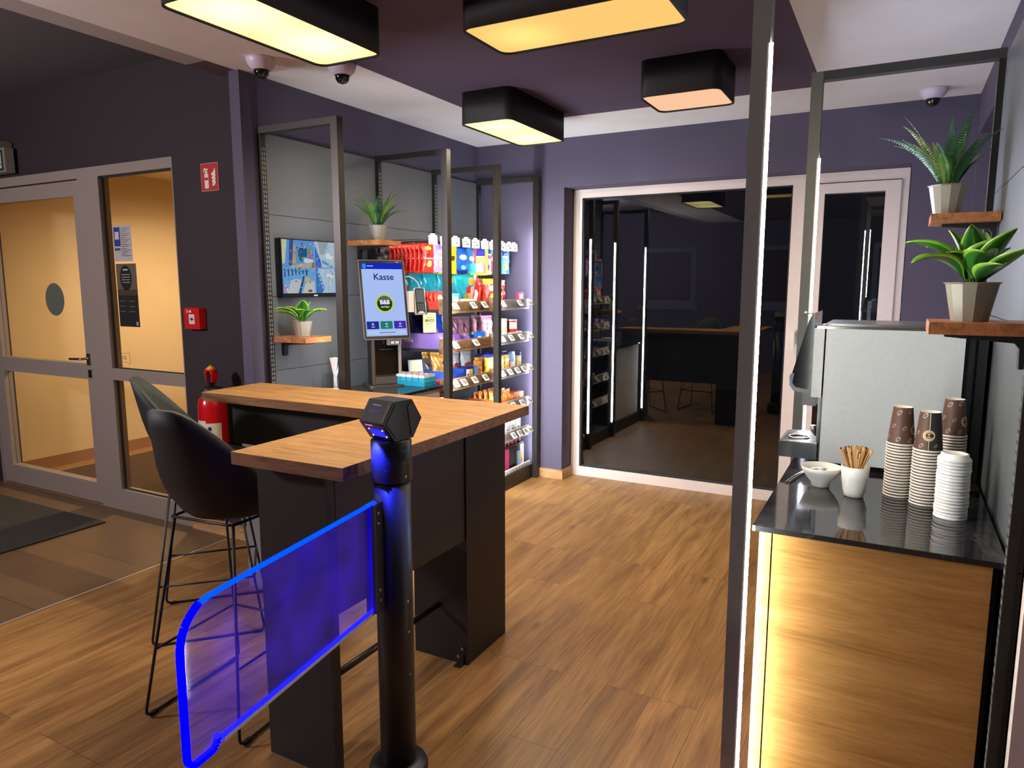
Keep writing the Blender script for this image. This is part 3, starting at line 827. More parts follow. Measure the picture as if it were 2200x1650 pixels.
box('front_wall', -0.235, -0.221, 2.80, 3.10, 0.02, 0.26, mat((40, 40, 42), 0.1, metal=0.7), cm)
bm = bmesh.new(); tube(bm, [(-0.236, 2.86, 0.10), (-0.250, 2.86, 0.115), (-0.252, 2.86, 0.135)], 0.010); obj('spout', bm, M_steel, cm)
dt = box('drip_tray', -0.362, -0.228, 2.775, 3.02, 0.022, 0.078, mat((40, 42, 44), 0.25), cm, bevel=0.003)
bm = bmesh.new()
for k in range(12): bx(bm, -0.354 + 0.0, -0.232, 2.785 + 0.0195*k, 2.793 + 0.0195*k, 0.0785, 0.083)
bx(bm, -0.356, -0.352, 2.782, 3.012, 0.078, 0.084); bx(bm, -0.234, -0.230, 2.782, 3.012, 0.078, 0.084)
gr = obj('drip_grid', bm, M_steel, dt)
bm = bmesh.new(); tube(bm, [(-0.30 + 0.035*math.cos(a*math.pi/8), 2.86 + 0.035*math.sin(a*math.pi/8), 0.086) for a in range(17)], 0.003, 6, cap=False); obj('cup_ring', bm, M_steel, dt)
for (fx, fy) in ((-0.19, 2.80), (0.20, 2.80), (-0.19, 3.09), (0.20, 3.09)):
    bm = bmesh.new(); lathe(bm, [(0.018, 0), (0.018, 0.022)], 14, (fx, fy, 0)); obj('foot', bm, M_blackmatt, cm)
box('cable_cover', 0.236, 0.272, 2.80, 3.12, 0.0, 0.53, M_blackmatt, cm)

# ---- paper cups upside down, one inside the other
def cup_mesh(bm):
    lathe(bm, [(0.0272, 0.118), (0.0268, 0.1185), (0.0262, 0.110), (0.0256, 0.110)], 32, mi=0, cap0=False)  # base rim (at the top)
    lathe(bm, [(0.0385, 0.004), (0.0274, 0.118)], 32, mi=1, cap0=False, cap1=False)
    lathe(bm, [(0.0378, 0.0005), (0.0400, 0.0), (0.0412, 0.0022), (0.0405, 0.0050), (0.0386, 0.0055)], 32, mi=0, cap0=False, cap1=False)
M_cup = mat((96, 66, 54), 0.5); M_cupwhite = mat((236, 230, 220), 0.5)
def cup_stack(x, y, n, label_top, where, rz):
    bm = bmesh.new(); cup_mesh(bm)
    base = tag(obj('paper_cup', bm, [M_cupwhite, M_cup], loc=(x, y, 0.9205)), '', 'cup')
    first = base
    for k in range(n):
        o = first if k == 0 else base.copy()
        if k: C.objects.link(o)
        o.location = (x + random.uniform(-.0002, .0002), y + random.uniform(-.0002, .0002), 0.9205 + 0.0092*k)
        o.rotation_euler = (0, 0, random.uniform(0, 6.28))
        o['label'] = 'nested paper cup showing only its white rim in the %s' % where
        o['group'] = 'nested paper cups of the %s' % where
    t = thing('paper_cup', label_top, 'cup', (x, y, 0.9205 + 0.0092*n), rz, 'brown cups on top of their stacks')
    bm = bmesh.new(); cup_mesh(bm)
    body = obj('cup_body', bm, [M_cupwhite, M_cup], t)
    def CW(a_c, z_c, u, v, off):
        z = z_c + v; r = 0.0385 + (0.0274 - 0.0385)*(z - 0.004)/0.114 + off
        a = a_c + u/r
        return (r*math.cos(a), r*math.sin(a), z)
    def on(name, a_c, z_c, pts, col, off):
        """small print wrapped on the cone"""
        bm = bmesh.new(); vs = []
        cpt = None
        def W(u, v):
            z = z_c + v; r = 0.0385 + (0.0274 - 0.0385)*(z - 0.004)/0.114 + off
            a = a_c + u/r
            return (r*math.cos(a), r*math.sin(a), z)
        c0 = bm.verts.new(W(sum(p[0] for p in pts)/len(pts), sum(p[1] for p in pts)/len(pts)))
        vs = [bm.verts.new(W(*p)) for p in pts]
        for i in range(len(vs)): bm.faces.new((c0, vs[i], vs[(i+1) % len(vs)]))
        return obj(name, bm, mat(col, 0.5), body)
    # faces the camera with its seam side; black half to the right
    bm = bmesh.new(); nn = 14
    a0, a1 = R(-90), R(60)
    lo = [bm.verts.new((0.0388*math.cos(a0 + (a1-a0)*k/nn), 0.0388*math.sin(a0 + (a1-a0)*k/nn), 0.006)) for k in range(nn+1)]
    hi = [bm.verts.new((0.0278*math.cos(a0 + (a1-a0)*k/nn), 0.0278*math.sin(a0 + (a1-a0)*k/nn), 0.1165)) for k in range(nn+1)]
    for k in range(nn): bm.faces.new((lo[k], lo[k+1], hi[k+1], hi[k])).smooth = True
    obj('black_band', bm, mat((44, 42, 44), 0.5), body)
    on('white_line', R(-90), 0.061, rect(-0.0008, -0.055, 0.0008, 0.055), (230, 216, 190), 0.0006)
    e = on('emblem', R(-92), 0.050, circ(0.0165, n=24), (226, 198, 150), 0.0009)
    on('emblem_centre', R(-92), 0.050, circ(0.0085, n=20), (74, 44, 40), 0.0012)
    on('emblem_letter', R(-92), 0.0485, rect(-0.004, -0.004, 0.004, -0.001), (230, 214, 190), 0.0015)
    on('emblem_letter', R(-92), 0.0525, rect(-0.003, -0.001, 0.003, 0.003), (230, 214, 190), 0.0015)
    for (word, mid, stepa) in (('TO GO', R(90), R(-24)), ('COFFEE', R(-90), R(24))):
        for k, chh in enumerate(word):
            if chh == ' ': continue
            th = mid + stepa*(k - (len(word) - 1)/2)*(1 if word == 'TO GO' else 1)
            rot = th - R(90) if word == 'TO GO' else th + R(90)
            tm = text(chh, 0.0052, mat((92, 62, 48), 0.5), Matrix.Identity(4), body, 'emblem_letter', depth=0.0)
            for v in tm.data.vertices:
                x_, y_ = v.co.x, v.co.y
                xx_ = x_*math.cos(rot) - y_*math.sin(rot) + 0.0122*math.cos(th); yy_ = x_*math.sin(rot) + y_*math.cos(rot) + 0.0122*math.sin(th)
                v.co = CW(R(-92), 0.050, -xx_, -yy_, 0.0014)
    for k in (2, 14, 6, 10, 0, 8):
        aa = 2*math.pi*k/16
        if k not in (0, 8): continue
        u, v = 0.0125*math.cos(aa), 0.0125*math.sin(aa)
        on('emblem_mark', R(-92), 0.050 + v, [(u - 0.0011, -0.0011), (u + 0.0011, -0.0011), (u + 0.0011, 0.0011), (u - 0.0011, 0.0011)], (110, 80, 60), 0.0015)
    for (a, z, s) in ((-118, 0.108, 0.010), (-122, 0.018, 0.0085), (-150, 0.055, 0.008), (-60, 0.020, 0.007), (-180, 0.102, 0.010), (-175, 0.020, 0.009), (-205, 0.06, 0.008), (-240, 0.10, 0.009), (-235, 0.022, 0.009)):
        on('printed_bean', R(a), z, [(s*math.cos(q)*0.62 + s*math.sin(q)*0.35, s*math.sin(q) * 0.8) for q in [2*math.pi*i/14 for i in range(14)]], (206, 186, 168), 0.0006)
        on('printed_bean', R(a), z, [(s*0.72*math.cos(q)*0.62 + s*0.72*math.sin(q)*0.35, s*0.72*math.sin(q)*0.8) for q in [2*math.pi*i/14 for i in range(14)]], (104, 72, 58), 0.0009)
    return t
cup_stack(0.036, 2.50, 18, 'brown paper cup with bean print on top of the left cup stack', 'left cup stack', R(72))
cup_stack(0.108, 2.44, 18, 'brown and black paper cup with a round cream emblem, on the middle stack', 'middle cup stack', R(-1))
cup_stack(0.180, 2.62, 20, 'brown paper cup on the stack at the back, nearest the machine edge', 'right cup stack at the back', R(60))
bm = bmesh.new(); lathe(bm, [(0.0420, 0.0), (0.0428, 0.0015), (0.0428, 0.005), (0.0405, 0.0075), (0.0402, 0.009), (0.0365, 0.0105), (0.0345, 0.0200), (0.0325, 0.0215), (0.0290, 0.0215), (0.0275, 0.0185), (0.004, 0.0185)], 36, cap0=False)
M_lid = mat((240, 238, 234), 0.35)
lid = tag(obj('cup_lid', bm, M_lid, loc=(0.171, 2.33, 0.9205)), '', 'lid')
for k in range(19):
    o = lid if k == 0 else lid.copy()
    if k: C.objects.link(o)
    o.location = (0.171 + random.uniform(-.001, .001), 2.33 + random.uniform(-.001, .001), 0.9205 + 0.0092*k)
    o.rotation_euler = (R(random.uniform(-0.6, 0.6)), R(random.uniform(-0.6, 0.6)), 0)
    if k < 18: o['label'] = 'white plastic cup lid within the stack beside the cups'; o['group'] = 'stacked white cup lids'
    else: o['label'] = 'topmost white cup lid of the stack, with its raised drinking rim'; o['group'] = 'stacked white cup lids'

# ---- mug with wooden stirrers
mg = thing('stirrer_mug', 'white mug full of wooden stirrers on the black counter', 'mug', (-0.084, 2.42, 0.9205))
bm = bmesh.new(); lathe(bm, [(0.024, 0.0), (0.028, 0.002), (0.033, 0.02), (0.039, 0.06), (0.0415, 0.098), (0.0395, 0.098), (0.036, 0.05), (0.030, 0.012), (0.0, 0.010)], 32, cap1=False)
obj('mug_body', bm, M_white, mg)
bm = bmesh.new(); tube(bm, [(0.020, 0.035, 0.085), (0.032, 0.055, 0.08), (0.034, 0.060, 0.055), (0.028, 0.050, 0.03), (0.018, 0.033, 0.026)], 0.0045); obj('mug_handle', bm, M_white, mg)
bm = bmesh.new(); prism(bm, circ(0.008, n=16, sy=1.4), 0, 0.0006, 0, basis((-0.0385, -0.006, 0.055), (0, -1, 0), (0.05, 0, 1))); obj('green_mark', bm, mat((140, 180, 60), 0.4), mg)
M_stick = mat((214, 168, 112), 0.7); M_stickdark = mat((60, 54, 56), 0.6)
stick_meshes = []
for dark in (0, 1):
    bm = bmesh.new(); bx(bm, -0.0032, 0.0032, -0.0009, 0.0009, 0.0, 0.148, 0)
    o = obj('wooden_stirrer', bm, M_stick); 
    if dark:
        bm = bmesh.new(); bx(bm, -0.0036, 0.0036, -0.001, 0.001, 0.126, 0.149); sl = obj('dark_tip', bm, M_stickdark, o)
    stick_meshes.append(o)
spos = [(random.uniform(0, 2*math.pi), random.uniform(0.2, 1.0)) for k in range(46)]
for k, (a, rr) in enumerate(spos):
    src = stick_meshes[1 if k % 8 == 3 else 0]
    o = dup(src)
    tilt = 0.42 * rr
    base = Vector((-0.084 - 0.012*math.cos(a)*rr, 2.42 - 0.012*math.sin(a)*rr, 0.9335))
    d = Vector((math.sin(tilt)*math.cos(a), math.sin(tilt)*math.sin(a), math.cos(tilt)))
    o.rotation_mode = 'QUATERNION'
    o.rotation_quaternion = d.to_track_quat('Z', 'Y') @ Matrix.Rotation(random.uniform(0, 3.1), 4, 'Z').to_quaternion()
    o.location = base
    dk = (k % 8 == 3)
    tag(o, 'wooden stirrer with a dark tip standing in the white mug' if dk else 'plain wooden stirrer standing in the white mug', 'stirrer', 'stirrers with dark tips in the mug' if dk else 'plain stirrers in the mug')
for o in stick_meshes:
    for ch in list(o.children): bpy.data.objects.remove(ch)
    bpy.data.objects.remove(o)

# ---- white bowl with sachets
bw = thing('bowl', 'small white footed bowl before the coffee machine', 'bowl', (-0.188, 2.50, 0.9205))
bm = bmesh.new(); lathe(bm, [(0.028, 0.0), (0.029, 0.012), (0.045, 0.030), (0.058, 0.050), (0.0635, 0.066), (0.0615, 0.066), (0.055, 0.050), (0.040, 0.032), (0.0, 0.026)], 36, cap1=False)
obj('bowl_body', bm, M_white, bw)
for k in range(7):
    o = box('sachet', -0.018, 0.018, -0.006, 0.006, -0.0008, 0.0008, mat((60, 58, 62), 0.4) if k % 2 else mat((200, 196, 196), 0.4))
    o.location = (-0.188 + random.uniform(-.022, .022), 2.50 + random.uniform(-.02, .02), 0.966 + 0.002*k)
    o.rotation_euler = (random.uniform(-.2, .2), random.uniform(-.2, .2), random.uniform(0, 3))
    tag(o, ('dark' if k % 2 else 'pale') + ' sugar sachet lying in the white bowl', 'sachet', ('dark' if k % 2 else 'pale') + ' sachets in the bowl')
# a pair of tongs lying behind the bowl
tg = thing('tongs', 'thin metal tongs lying on the counter beside the bowl', 'tongs', (-0.262, 2.58, 0.9205))
for s in (0, 1):
    bm = bmesh.new(); tube(bm, [(-0.03 + 0.009*s, -0.10, 0.004), (-0.012 + 0.009*s, 0.0, 0.006), (0.012 + 0.009*s, 0.10, 0.004)], 0.0022, 6); obj('arm', bm, M_steel, tg)

# ================================================================ BAR TABLE
ZT = 1.065
bt = thing('bar_table', 'L-shaped high bar table with a thick oak top and black legs', 'table', (-1.6, 2.45, 0))
def tb(name, x0, x1, y0, y1, z0, z1, m, bevel=0.0015, **k):
    return box(name, x0 + 1.6, x1 + 1.6, y0 - 2.45, y1 - 2.45, z0, z1, m, bt, bevel=bevel, **k)
bm = bmesh.new()
LP = [(-2.945, 2.28), (-1.81, 2.28), (-1.80, 1.485), (-1.355, 1.495), (-1.372, 2.69), (-2.955, 2.655)]
prism(bm, [(x + 1.6, y - 2.45) for x, y in LP], ZT - 0.040, ZT)
for f in bm.faces: f.material_index = 1 if abs(f.normal.z) < 0.5 else 0
tt = obj('table_top', bm, [M_oak_top, M_oak_edge], bt, bevel=0.001, seg=1)
for p in tt.data.polygons: p.material_index = 0 if abs(p.normal.z) > 0.7 else 1
M_leg = mat((25, 24, 25), 0.5)
tb('leg', -1.785, -1.495, 1.570, 1.610, 0.0, ZT - 0.041, M_leg)
bm = bmesh.new(); bx(bm, -1.755+1.6, -1.487+1.6, 2.36-2.45, 2.685-2.45, 0.0, ZT - 0.041); rl = obj('leg', bm, M_leg, bt, bevel=0.0015)
tb('modesty_panel', -1.512, -1.494, 1.612, 2.358, 0.546, ZT - 0.041, mat((48, 44, 44), 0.55))
tb('modesty_panel', -2.60, -1.757, 2.55, 2.568, 0.45, ZT - 0.041, M_leg)
tb('leg', -2.94, -2.60, 2.50, 2.53, 0.0, ZT - 0.041, mat((150, 154, 154), 0.3, metal=0.3), label='light grey metal leg panel')
tb('modesty_panel', -2.88, -1.80, 2.40, 2.418, 0.80, ZT - 0.041, M_leg)
bm = bmesh.new(); tube(bm, [(-1.63+1.6, 1.61-2.45, 0.24), (-1.63+1.6, 2.36-2.45, 0.24)], 0.0125, 14); obj('foot_rail', bm, M_darksteel, bt)
bm = bmesh.new(); bx(bm, -1.535+1.6, -1.505+1.6, 2.325-2.45, 2.36-2.45, 0.0, 0.004); bx(bm, -1.535+1.6, -1.505+1.6, 2.355-2.45, 2.36-2.45, 0.0, 0.045); obj('angle_bracket', bm, M_darksteel, bt)
for k, (xx, zz) in enumerate(((-1.52, 0.03), (-1.50, 0.07))):
    bm = bmesh.new(); lathe(bm, [(0.008, 0), (0.006, 0.004)], 12); obj('screw', bm, M_steel, bt, loc=(xx + 1.6 - 0.01, 2.356 - 2.45, zz), rot=(R(90), 0, 0))

# ================================================================ BAR STOOLS
def stool(label, x, y, rz, c_in, c_out):
    t = thing('bar_stool', label, 'stool', (x, y, 0), rz, 'bar stools at the table')
    # bucket shell: polar surface from the seat centre up to a rim high at the back (-y)
    NA, NT = 48, 14
    def P(a, s):
        c = math.cos(a)                       # 1 at the back, -1 at the front
        tt_ = abs((a + math.pi) % (2*math.pi) - math.pi)/math.pi; q_ = min(1, max(0, (tt_ - 0.06)/0.60)); rim = 0.80 + 0.37*(1 - q_*q_*(3 - 2*q_))
        Rx, Ry = 0.222, 0.205
        f = math.sin(min(1.0, s*1.22)*math.pi/2)
        g = max(0.0, (s - 0.30)/0.70)**1.6
        z = 0.752 + (rim - 0.752)*g
        lean = 0.08*max(0.0, z - 0.80)/0.38*max(0, c)
        wid = 1.0 - 0.12*max(0.0, (z - 0.95)/0.22)**1.3
        return Vector((Rx*math.sin(a)*f*wid, -Ry*c*f*1.0 - lean*1.0, z))
    bm = bmesh.new()
    c0 = bm.verts.new(P(0, 0)); rings = []
    for j in range(1, NT + 1):
        rings.append([bm.verts.new(P(2*math.pi*k/NA, j/NT)) for k in range(NA)])
    for k in range(NA):
        f = bm.faces.new((c0, rings[0][k], rings[0][(k+1) % NA])); f.smooth = True
    for j in range(NT - 1):
        for k in range(NA):
            f = bm.faces.new((rings[j][k], rings[j+1][k], rings[j+1][(k+1) % NA], rings[j][(k+1) % NA])); f.smooth = True
    sh = obj('shell', bm, [c_out, c_in], t)
    # upward/inner side is padded, the outside is smooth plastic
    so = sh.modifiers.new('thick', 'SOLIDIFY'); so.thickness = 0.016; so.offset = -1
    so.material_offset = 1; so.material_offset_rim = 1
    # wire sled base
    def rod(name, pts, r=0.0055):
        out = [Vector(pts[0])]
        for i in range(1, len(pts) - 1):
            a, b, c = Vector(pts[i-1]), Vector(pts[i]), Vector(pts[i+1])
            for q in (0, .25, .5, .75, 1):
                p = b + (a - b).normalized()*0.03*(1 - q); p2 = b + (c - b).normalized()*0.03*q
                out.append(p.lerp(p2, q))
        out.append(Vector(pts[-1]))
        bm = bmesh.new(); tube(bm, out, r, 8); return obj(name, bm, M_black, t)
    for s in (-1, 1):
        rod('sled_leg', [(s*0.135, -0.12, 0.755), (s*0.222, -0.235, 0.0065), (s*0.222, 0.235, 0.0065), (s*0.150, 0.13, 0.755)])
        for yy in (-0.20, 0.20):
            bm = bmesh.new(); tube(bm, [(s*0.222, yy - 0.015, 0.006), (s*0.222, yy + 0.015, 0.006)], 0.0085 - 0.0026, 8); bx(bm, s*0.222 - 0.007, s*0.222 + 0.007, yy - 0.016, yy + 0.016, 0, 0.012); obj('glide', bm, M_blackmatt, t)
    rod('seat_ring', [(-0.14, -0.13, 0.750), (0.14, -0.13, 0.750), (0.155, 0.14, 0.750), (-0.155, 0.14, 0.750), (-0.14, -0.13, 0.750)])
    rod('foot_rest', [(-0.200, 0.201, 0.26), (0.200, 0.201, 0.26)])
    rod('foot_rest', [(-0.200, 0.201, 0.26), (-0.192, -0.194, 0.26)], 0.005)
    rod('foot_rest', [(0.200, 0.201, 0.26), (0.192, -0.194, 0.26)], 0.005)
    return t
M_shell_out = mat((17, 17, 20), 0.62); M_shell_in = mat((70, 74, 72), 0.65)
stool('black bar stool with its back to the camera, in the nook of the table', -2.137, 1.74, R(6), M_shell_in, M_shell_out)
stool('dark grey bar stool standing behind the nearer one, left end of the table', -2.790, 2.150, R(-43), M_shell_in, M_shell_out)

# ================================================================ GATE POST WITH READER AND LIT GLASS WING
PX, PY = -1.262, 1.600
gp = thing('gate_post', 'black round gate post with a cube-like ticket reader on top', 'gate post', (PX, PY, 0))
M_gp = mat((22, 23, 26), 0.42)
bm = bmesh.new(); lathe(bm, [(0.090, 0.0), (0.090, 0.118), (0.084, 0.130), (0.060, 0.136), (0.054, 0.137)], 40); obj('base_flange', bm, M_gp, gp)
bm = bmesh.new(); lathe(bm, [(0.0540, 0.12), (0.0540, 1.020)], 48); obj('lower_column', bm, M_gp, gp)
bm = bmesh.new(); lathe(bm, [(0.0580, 1.020), (0.0588, 1.022), (0.0588, 1.136), (0.0570, 1.141), (0.051, 1.142)], 48, cap0=True); obj('upper_column', bm, M_gp, gp)
def column_screw(a, z, r=0.0588, m=M_steel, s=0.0045):
    bm = bmesh.new(); lathe(bm, [(s, 0), (s*0.8, 0.0015)], 12)
    d = Vector((math.cos(a), math.sin(a), 0)); q = d.to_track_quat('Z', 'Y').to_euler()
    obj('screw', bm, m, gp, loc=(d.x*r, d.y*r, z), rot=q)
cam_a = math.atan2(0 - PY, 0 - PX)
column_screw(cam_a + 0.72, 1.038)
column_screw(cam_a + 0.75, 0.66, 0.0540); column_screw(cam_a + 0.78, 0.565, 0.0540); column_screw(cam_a + 0.80, 0.43, 0.0540, s=0.004)
column_screw(cam_a + 0.70, 1.122, m=M_blackmatt); column_screw(cam_a - 0.30, 1.106, m=M_blackmatt, s=0.003); column_screw(cam_a - 0.30, 1.058, m=M_blackmatt, s=0.003)
for k in range(5):
    a = cam_a + 0.30 + 0.10*k
    bm = bmesh.new(); bx(bm, -0.0012, 0.0012, -0.012, 0.012, 0, 0.0006); d = Vector((math.cos(a), math.sin(a), 0))
    M = basis((d.x*0.0589, d.y*0.0589, 1.097), (-d.y, d.x, 0), (0, 0, 1)); bmesh.ops.transform(bm, matrix=M, verts=bm.verts)
    obj('vent_slot', bm, mat((8, 8, 9), 0.8), gp)
# reader: hexagonal prism lying on its edge, broad faces left/right, screen slanting up toward the camera
rd_a = cam_a - 0.85
rd = bpy.data.objects.new('reader_head', None); C.objects.link(rd); rd.parent = gp
rd.location = (0, 0, 1.142); rd.scale = (0.941,)*3; rd.rotation_euler = (0, 0, rd_a)
# local: +x looks out of the front edge, y across, z up.  hexagon in the x-z plane
HX = [(0.076, 0.060), (0.034, 0.122), (-0.038, 0.122), (-0.076, 0.060), (-0.040, 0.004), (0.034, 0.002)]
bm = bmesh.new(); prism(bm, HX, -0.056, 0.056, 0, MX)
body = obj('reader_body', bm, mat((20, 21, 25), 0.35), rd, bevel=0.004, seg=2)
for s in (-1, 1):
    for tri in ([(0.068, 0.060), (0.030, 0.112), (0.006, 0.100), (0.020, 0.012), (0.030, 0.010)], [(-0.068, 0.060), (-0.036, 0.114), (-0.018, 0.102), (-0.030, 0.016), (-0.038, 0.012)]):
        bm = bmesh.new(); prism(bm, tri, s*0.0560, s*0.0580, 0, MX); obj('side_plate', bm, mat((38, 44, 52), 0.4), rd, bevel=0.0008, seg=1)
up = Vector((-0.042, 0, 0.062)).normalized()
Mtop = basis((0.076, 0, 0.060), (0, 1, 0), tuple(up)); nrm = Vector((0, 1, 0)).cross(up)
Mtop.translation = Vector((0.076, 0, 0.060)) + nrm*0.0012
art('upper_screen', [(rrect(0.104, 0.068, 0.003, cx=0, cy=0.037), (64, 52, 40)), (rrect(0.084, 0.064, 0.003, cx=-0.006, cy=0.037), (8, 9, 14)), (rect(-0.028, 0.056, 0.014, 0.0585), (150, 156, 190), 0.5),
    (rect(-0.018, 0.0515, 0.004, 0.0535), (120, 126, 160), 0.4)], Mtop, rd)
text('DATOV', 0.0125, glow((110, 116, 190), 0.45), Mtop @ Matrix.Translation((-0.006, 0.036, 0.0015)), rd, name='screen_lettering')
dn = Vector((0.042, 0, 0.058)).normalized()
Mlow = basis((0.034, 0, 0.002), (0, 1, 0), tuple(dn)); n2 = Vector((0, 1, 0)).cross(dn)
Mlow.translation = Vector((0.034, 0, 0.002)) + n2*0.0012
art('scan_window', [(rrect(0.098, 0.062, 0.003, cx=0, cy=0.036), (10, 6, 60)), (rect(-0.034, 0.058, -0.002, 0.0625), (190, 110, 255), 1.2), (rrect(0.060, 0.030, 0.003, cx=0.002, cy=0.030), (10, 10, 255), BLUE_STRENGTH)] +
    [(circ(0.0028, u, v, 10), (220, 215, 255), 4.0) for u, v in ((-0.028, 0.044), (0.032, 0.044), (-0.026, 0.018), (0.034, 0.018))], Mlow, rd)
# blue glow thrown down the front of the column by the scanner
sl = bpy.data.lights.new('scanner_light', 'SPOT'); sl.energy = 36.0; sl.color = (0.02, 0.03, 1.0); sl.spot_size = R(60); sl.spot_blend = 0.8; sl.shadow_soft_size = 0.004
so_ = bpy.data.objects.new('scanner_light', sl); C.objects.link(so_); so_.parent = rd; so_.location = (0.098, 0.0, 0.010); so_.rotation_euler = (0, R(38), 0)

# wing
GA, GB = Vector((-1.270, 1.530)), Vector((-1.156, 0.815))
gd = (GB - GA).normalized()
gw = thing('gate_wing', 'clear acrylic gate wing with a glowing blue edge, hinged on the black post', 'gate', (GA.x, GA.y, 0), math.atan2(gd.y, gd.x))
L = (GB - GA).length
Z0, Z1 = 0.655, 0.967
# outline in (along, z)
out = [(0.0, Z0), (0.0, Z1), (L*0.80, Z1)]
for k in range(1, 9):
    a = R(90 - 90*k/8); out.append((L - 0.085 + 0.085*math.cos(a), Z1 - 0.085 + 0.085*math.sin(a)))
for k in range(0, 9):
    a = R(-90*k/8); out.append((L - 0.022 + 0.022*math.cos(a), Z0 + 0.014 + 0.022*math.sin(a)))
for k in range(0, 6):
    a = R(-90 - 90*k/5); out.append((L - 0.060 + 0.014*math.cos(a), Z0 + 0.006 + 0.014*math.sin(a)))
out.append((L - 0.080, Z0 + 0.012)); out.append((L - 0.088, Z0))
MW = Matrix(((1,0,0,0),(0,0,1,0),(0,1,0,0),(0,0,0,1)))
# acrylic: mostly clear, scattering a little blue light fed in at its edge
ac = bpy.data.materials.new('edge_lit_acrylic'); ac.use_nodes = True; nt = ac.node_tree; nt.nodes.clear()
tr = nt.nodes.new('ShaderNodeBsdfTransparent'); tr.inputs[0].default_value = (0.82, 0.80, 0.95, 1)
em = nt.nodes.new('ShaderNodeEmission'); em.inputs[0].default_value = (0.06, 0.02, 1, 1)
nz = nt.nodes.new('ShaderNodeTexNoise'); nz.inputs['Scale'].default_value = 7; nz.inputs['Detail'].default_value = 3
tcn = nt.nodes.new('ShaderNodeTexCoord'); nt.links.new(tcn.outputs['Object'], nz.inputs['Vector'])
mrn = nt.nodes.new('ShaderNodeMapRange'); mrn.inputs['From Min'].default_value = 0.35; mrn.inputs['From Max'].default_value = 0.75
mrn.inputs['To Min'].default_value = 0.03; mrn.inputs['To Max'].default_value = 0.15
nt.links.new(nz.outputs['Fac'], mrn.inputs['Value']); nt.links.new(mrn.outputs['Result'], em.inputs[1])
gl_ = nt.nodes.new('ShaderNodeBsdfGlossy'); gl_.inputs['Roughness'].default_value = 0.05
ad = nt.nodes.new('ShaderNodeAddShader'); nt.links.new(tr.outputs[0], ad.inputs[0]); nt.links.new(em.outputs[0], ad.inputs[1])
lw = nt.nodes.new('ShaderNodeLayerWeight'); lw.inputs[0].default_value = 0.12
mxs = nt.nodes.new('ShaderNodeMixShader'); nt.links.new(lw.outputs['Facing'], mxs.inputs[0]); nt.links.new(ad.outputs[0], mxs.inputs[1]); nt.links.new(gl_.outputs[0], mxs.inputs[2])
mxs.inputs[0].default_value = 0.025
for l in list(mxs.inputs[0].links): nt.links.remove(l)
oo = nt.nodes.new('ShaderNodeOutputMaterial'); nt.links.new(mxs.outputs[0], oo.inputs[0])
bm = bmesh.new(); prism(bm, out, -0.005, 0.005, 0, MW); obj('acrylic_sheet', bm, ac, gw)
def edge_band(name, pts, r, m, closed=False):
    """band lying on the sheet's rim, a little proud of it"""
    bm = bmesh.new(); n = len(pts)
    for i in range(n - 1):
        a, b = Vector(pts[i]), Vector(pts[i+1]); d = (b - a)
        if d.length < 1e-5: continue
        d.normalize(); nn = Vector((-d.y, d.x))
        p = [a - nn*r*0.15, b - nn*r*0.15, b + nn*r, a + nn*r]
        prism(bm, [tuple(q) for q in p], -0.0058, 0.0058, 0, MW)
    return obj(name, bm, m, gw)
top = out[1:3] + out[3:11]
edge_band('lit_top_edge', [out[1], out[2], out[3], out[4]], 0.005, glow((0, 26, 255), BLUE_STRENGTH*0.9))
edge_band('lit_front_edge', out[4:26], 0.009, glow((0, 0, 255), BLUE_STRENGTH))
edge_band('lit_lower_edge', out[25:] + [out[0]], -0.003, glow((8, 10, 255), BLUE_STRENGTH*0.6))
edge_band('lit_rear_edge', [(0.012, Z0 + 0.01), (0.012, Z1 - 0.01)], 0.004, glow((0, 0, 230), BLUE_STRENGTH*0.5))
box('lower_trim', 0.0, L - 0.09, -0.007, 0.007, Z0 - 0.009, Z0 - 0.0005, mat((170, 160, 150), 0.3), gw)
box('clamp_plate', -0.02, 0.034, -0.016, -0.006, Z0 - 0.005, Z1 + 0.002, M_gp, gw, bevel=0.002)
cp = box('clamp_plate', -0.02, 0.034, 0.006, 0.016, Z0 - 0.005, Z1 + 0.002, mat((46, 50, 54), 0.4), gw, bevel=0.002)
for zz in (Z0 + 0.03, Z0 + 0.06, Z1 - 0.055, Z1 - 0.025):
    for s in (-1, 1):
        bm = bmesh.new(); lathe(bm, [(0.006, 0), (0.0055, 0.003), (0.003, 0.005)], 14); obj('bolt', bm, M_steel, gw, loc=(0.014, s*0.016, zz), rot=(R(-90*s), 0, 0))

# ================================================================ CHECKOUT COUNTER, PAYMENT SCREEN, TELEVISION
ct = thing('checkout_counter', 'counter with a glossy black top under the payment screen', 'counter', (0, 0, 0))
box('counter_top', -3.074, -2.580, 2.895, 3.826, 0.912, 0.930, M_marble, ct, bevel=0.002)
box('cabinet_front', -2.625, -2.605, 2.90, 3.82, 0.12, 0.908, mat((206, 200, 192), 0.45), ct)
box('carcass', -3.09, -2.63, 2.90, 3.82, 0.118, 0.905, M_blackmatt, ct)
art('white_notice', [(rect(-0.075, 0, 0.075, 0.10), (90, 96, 110)), (rect(-0.072, 0.003, 0.072, 0.097), (214, 224, 234))], basis((-2.603, 3.66, 0.77), (0, 1, 0), (0, 0, 1)), ct)

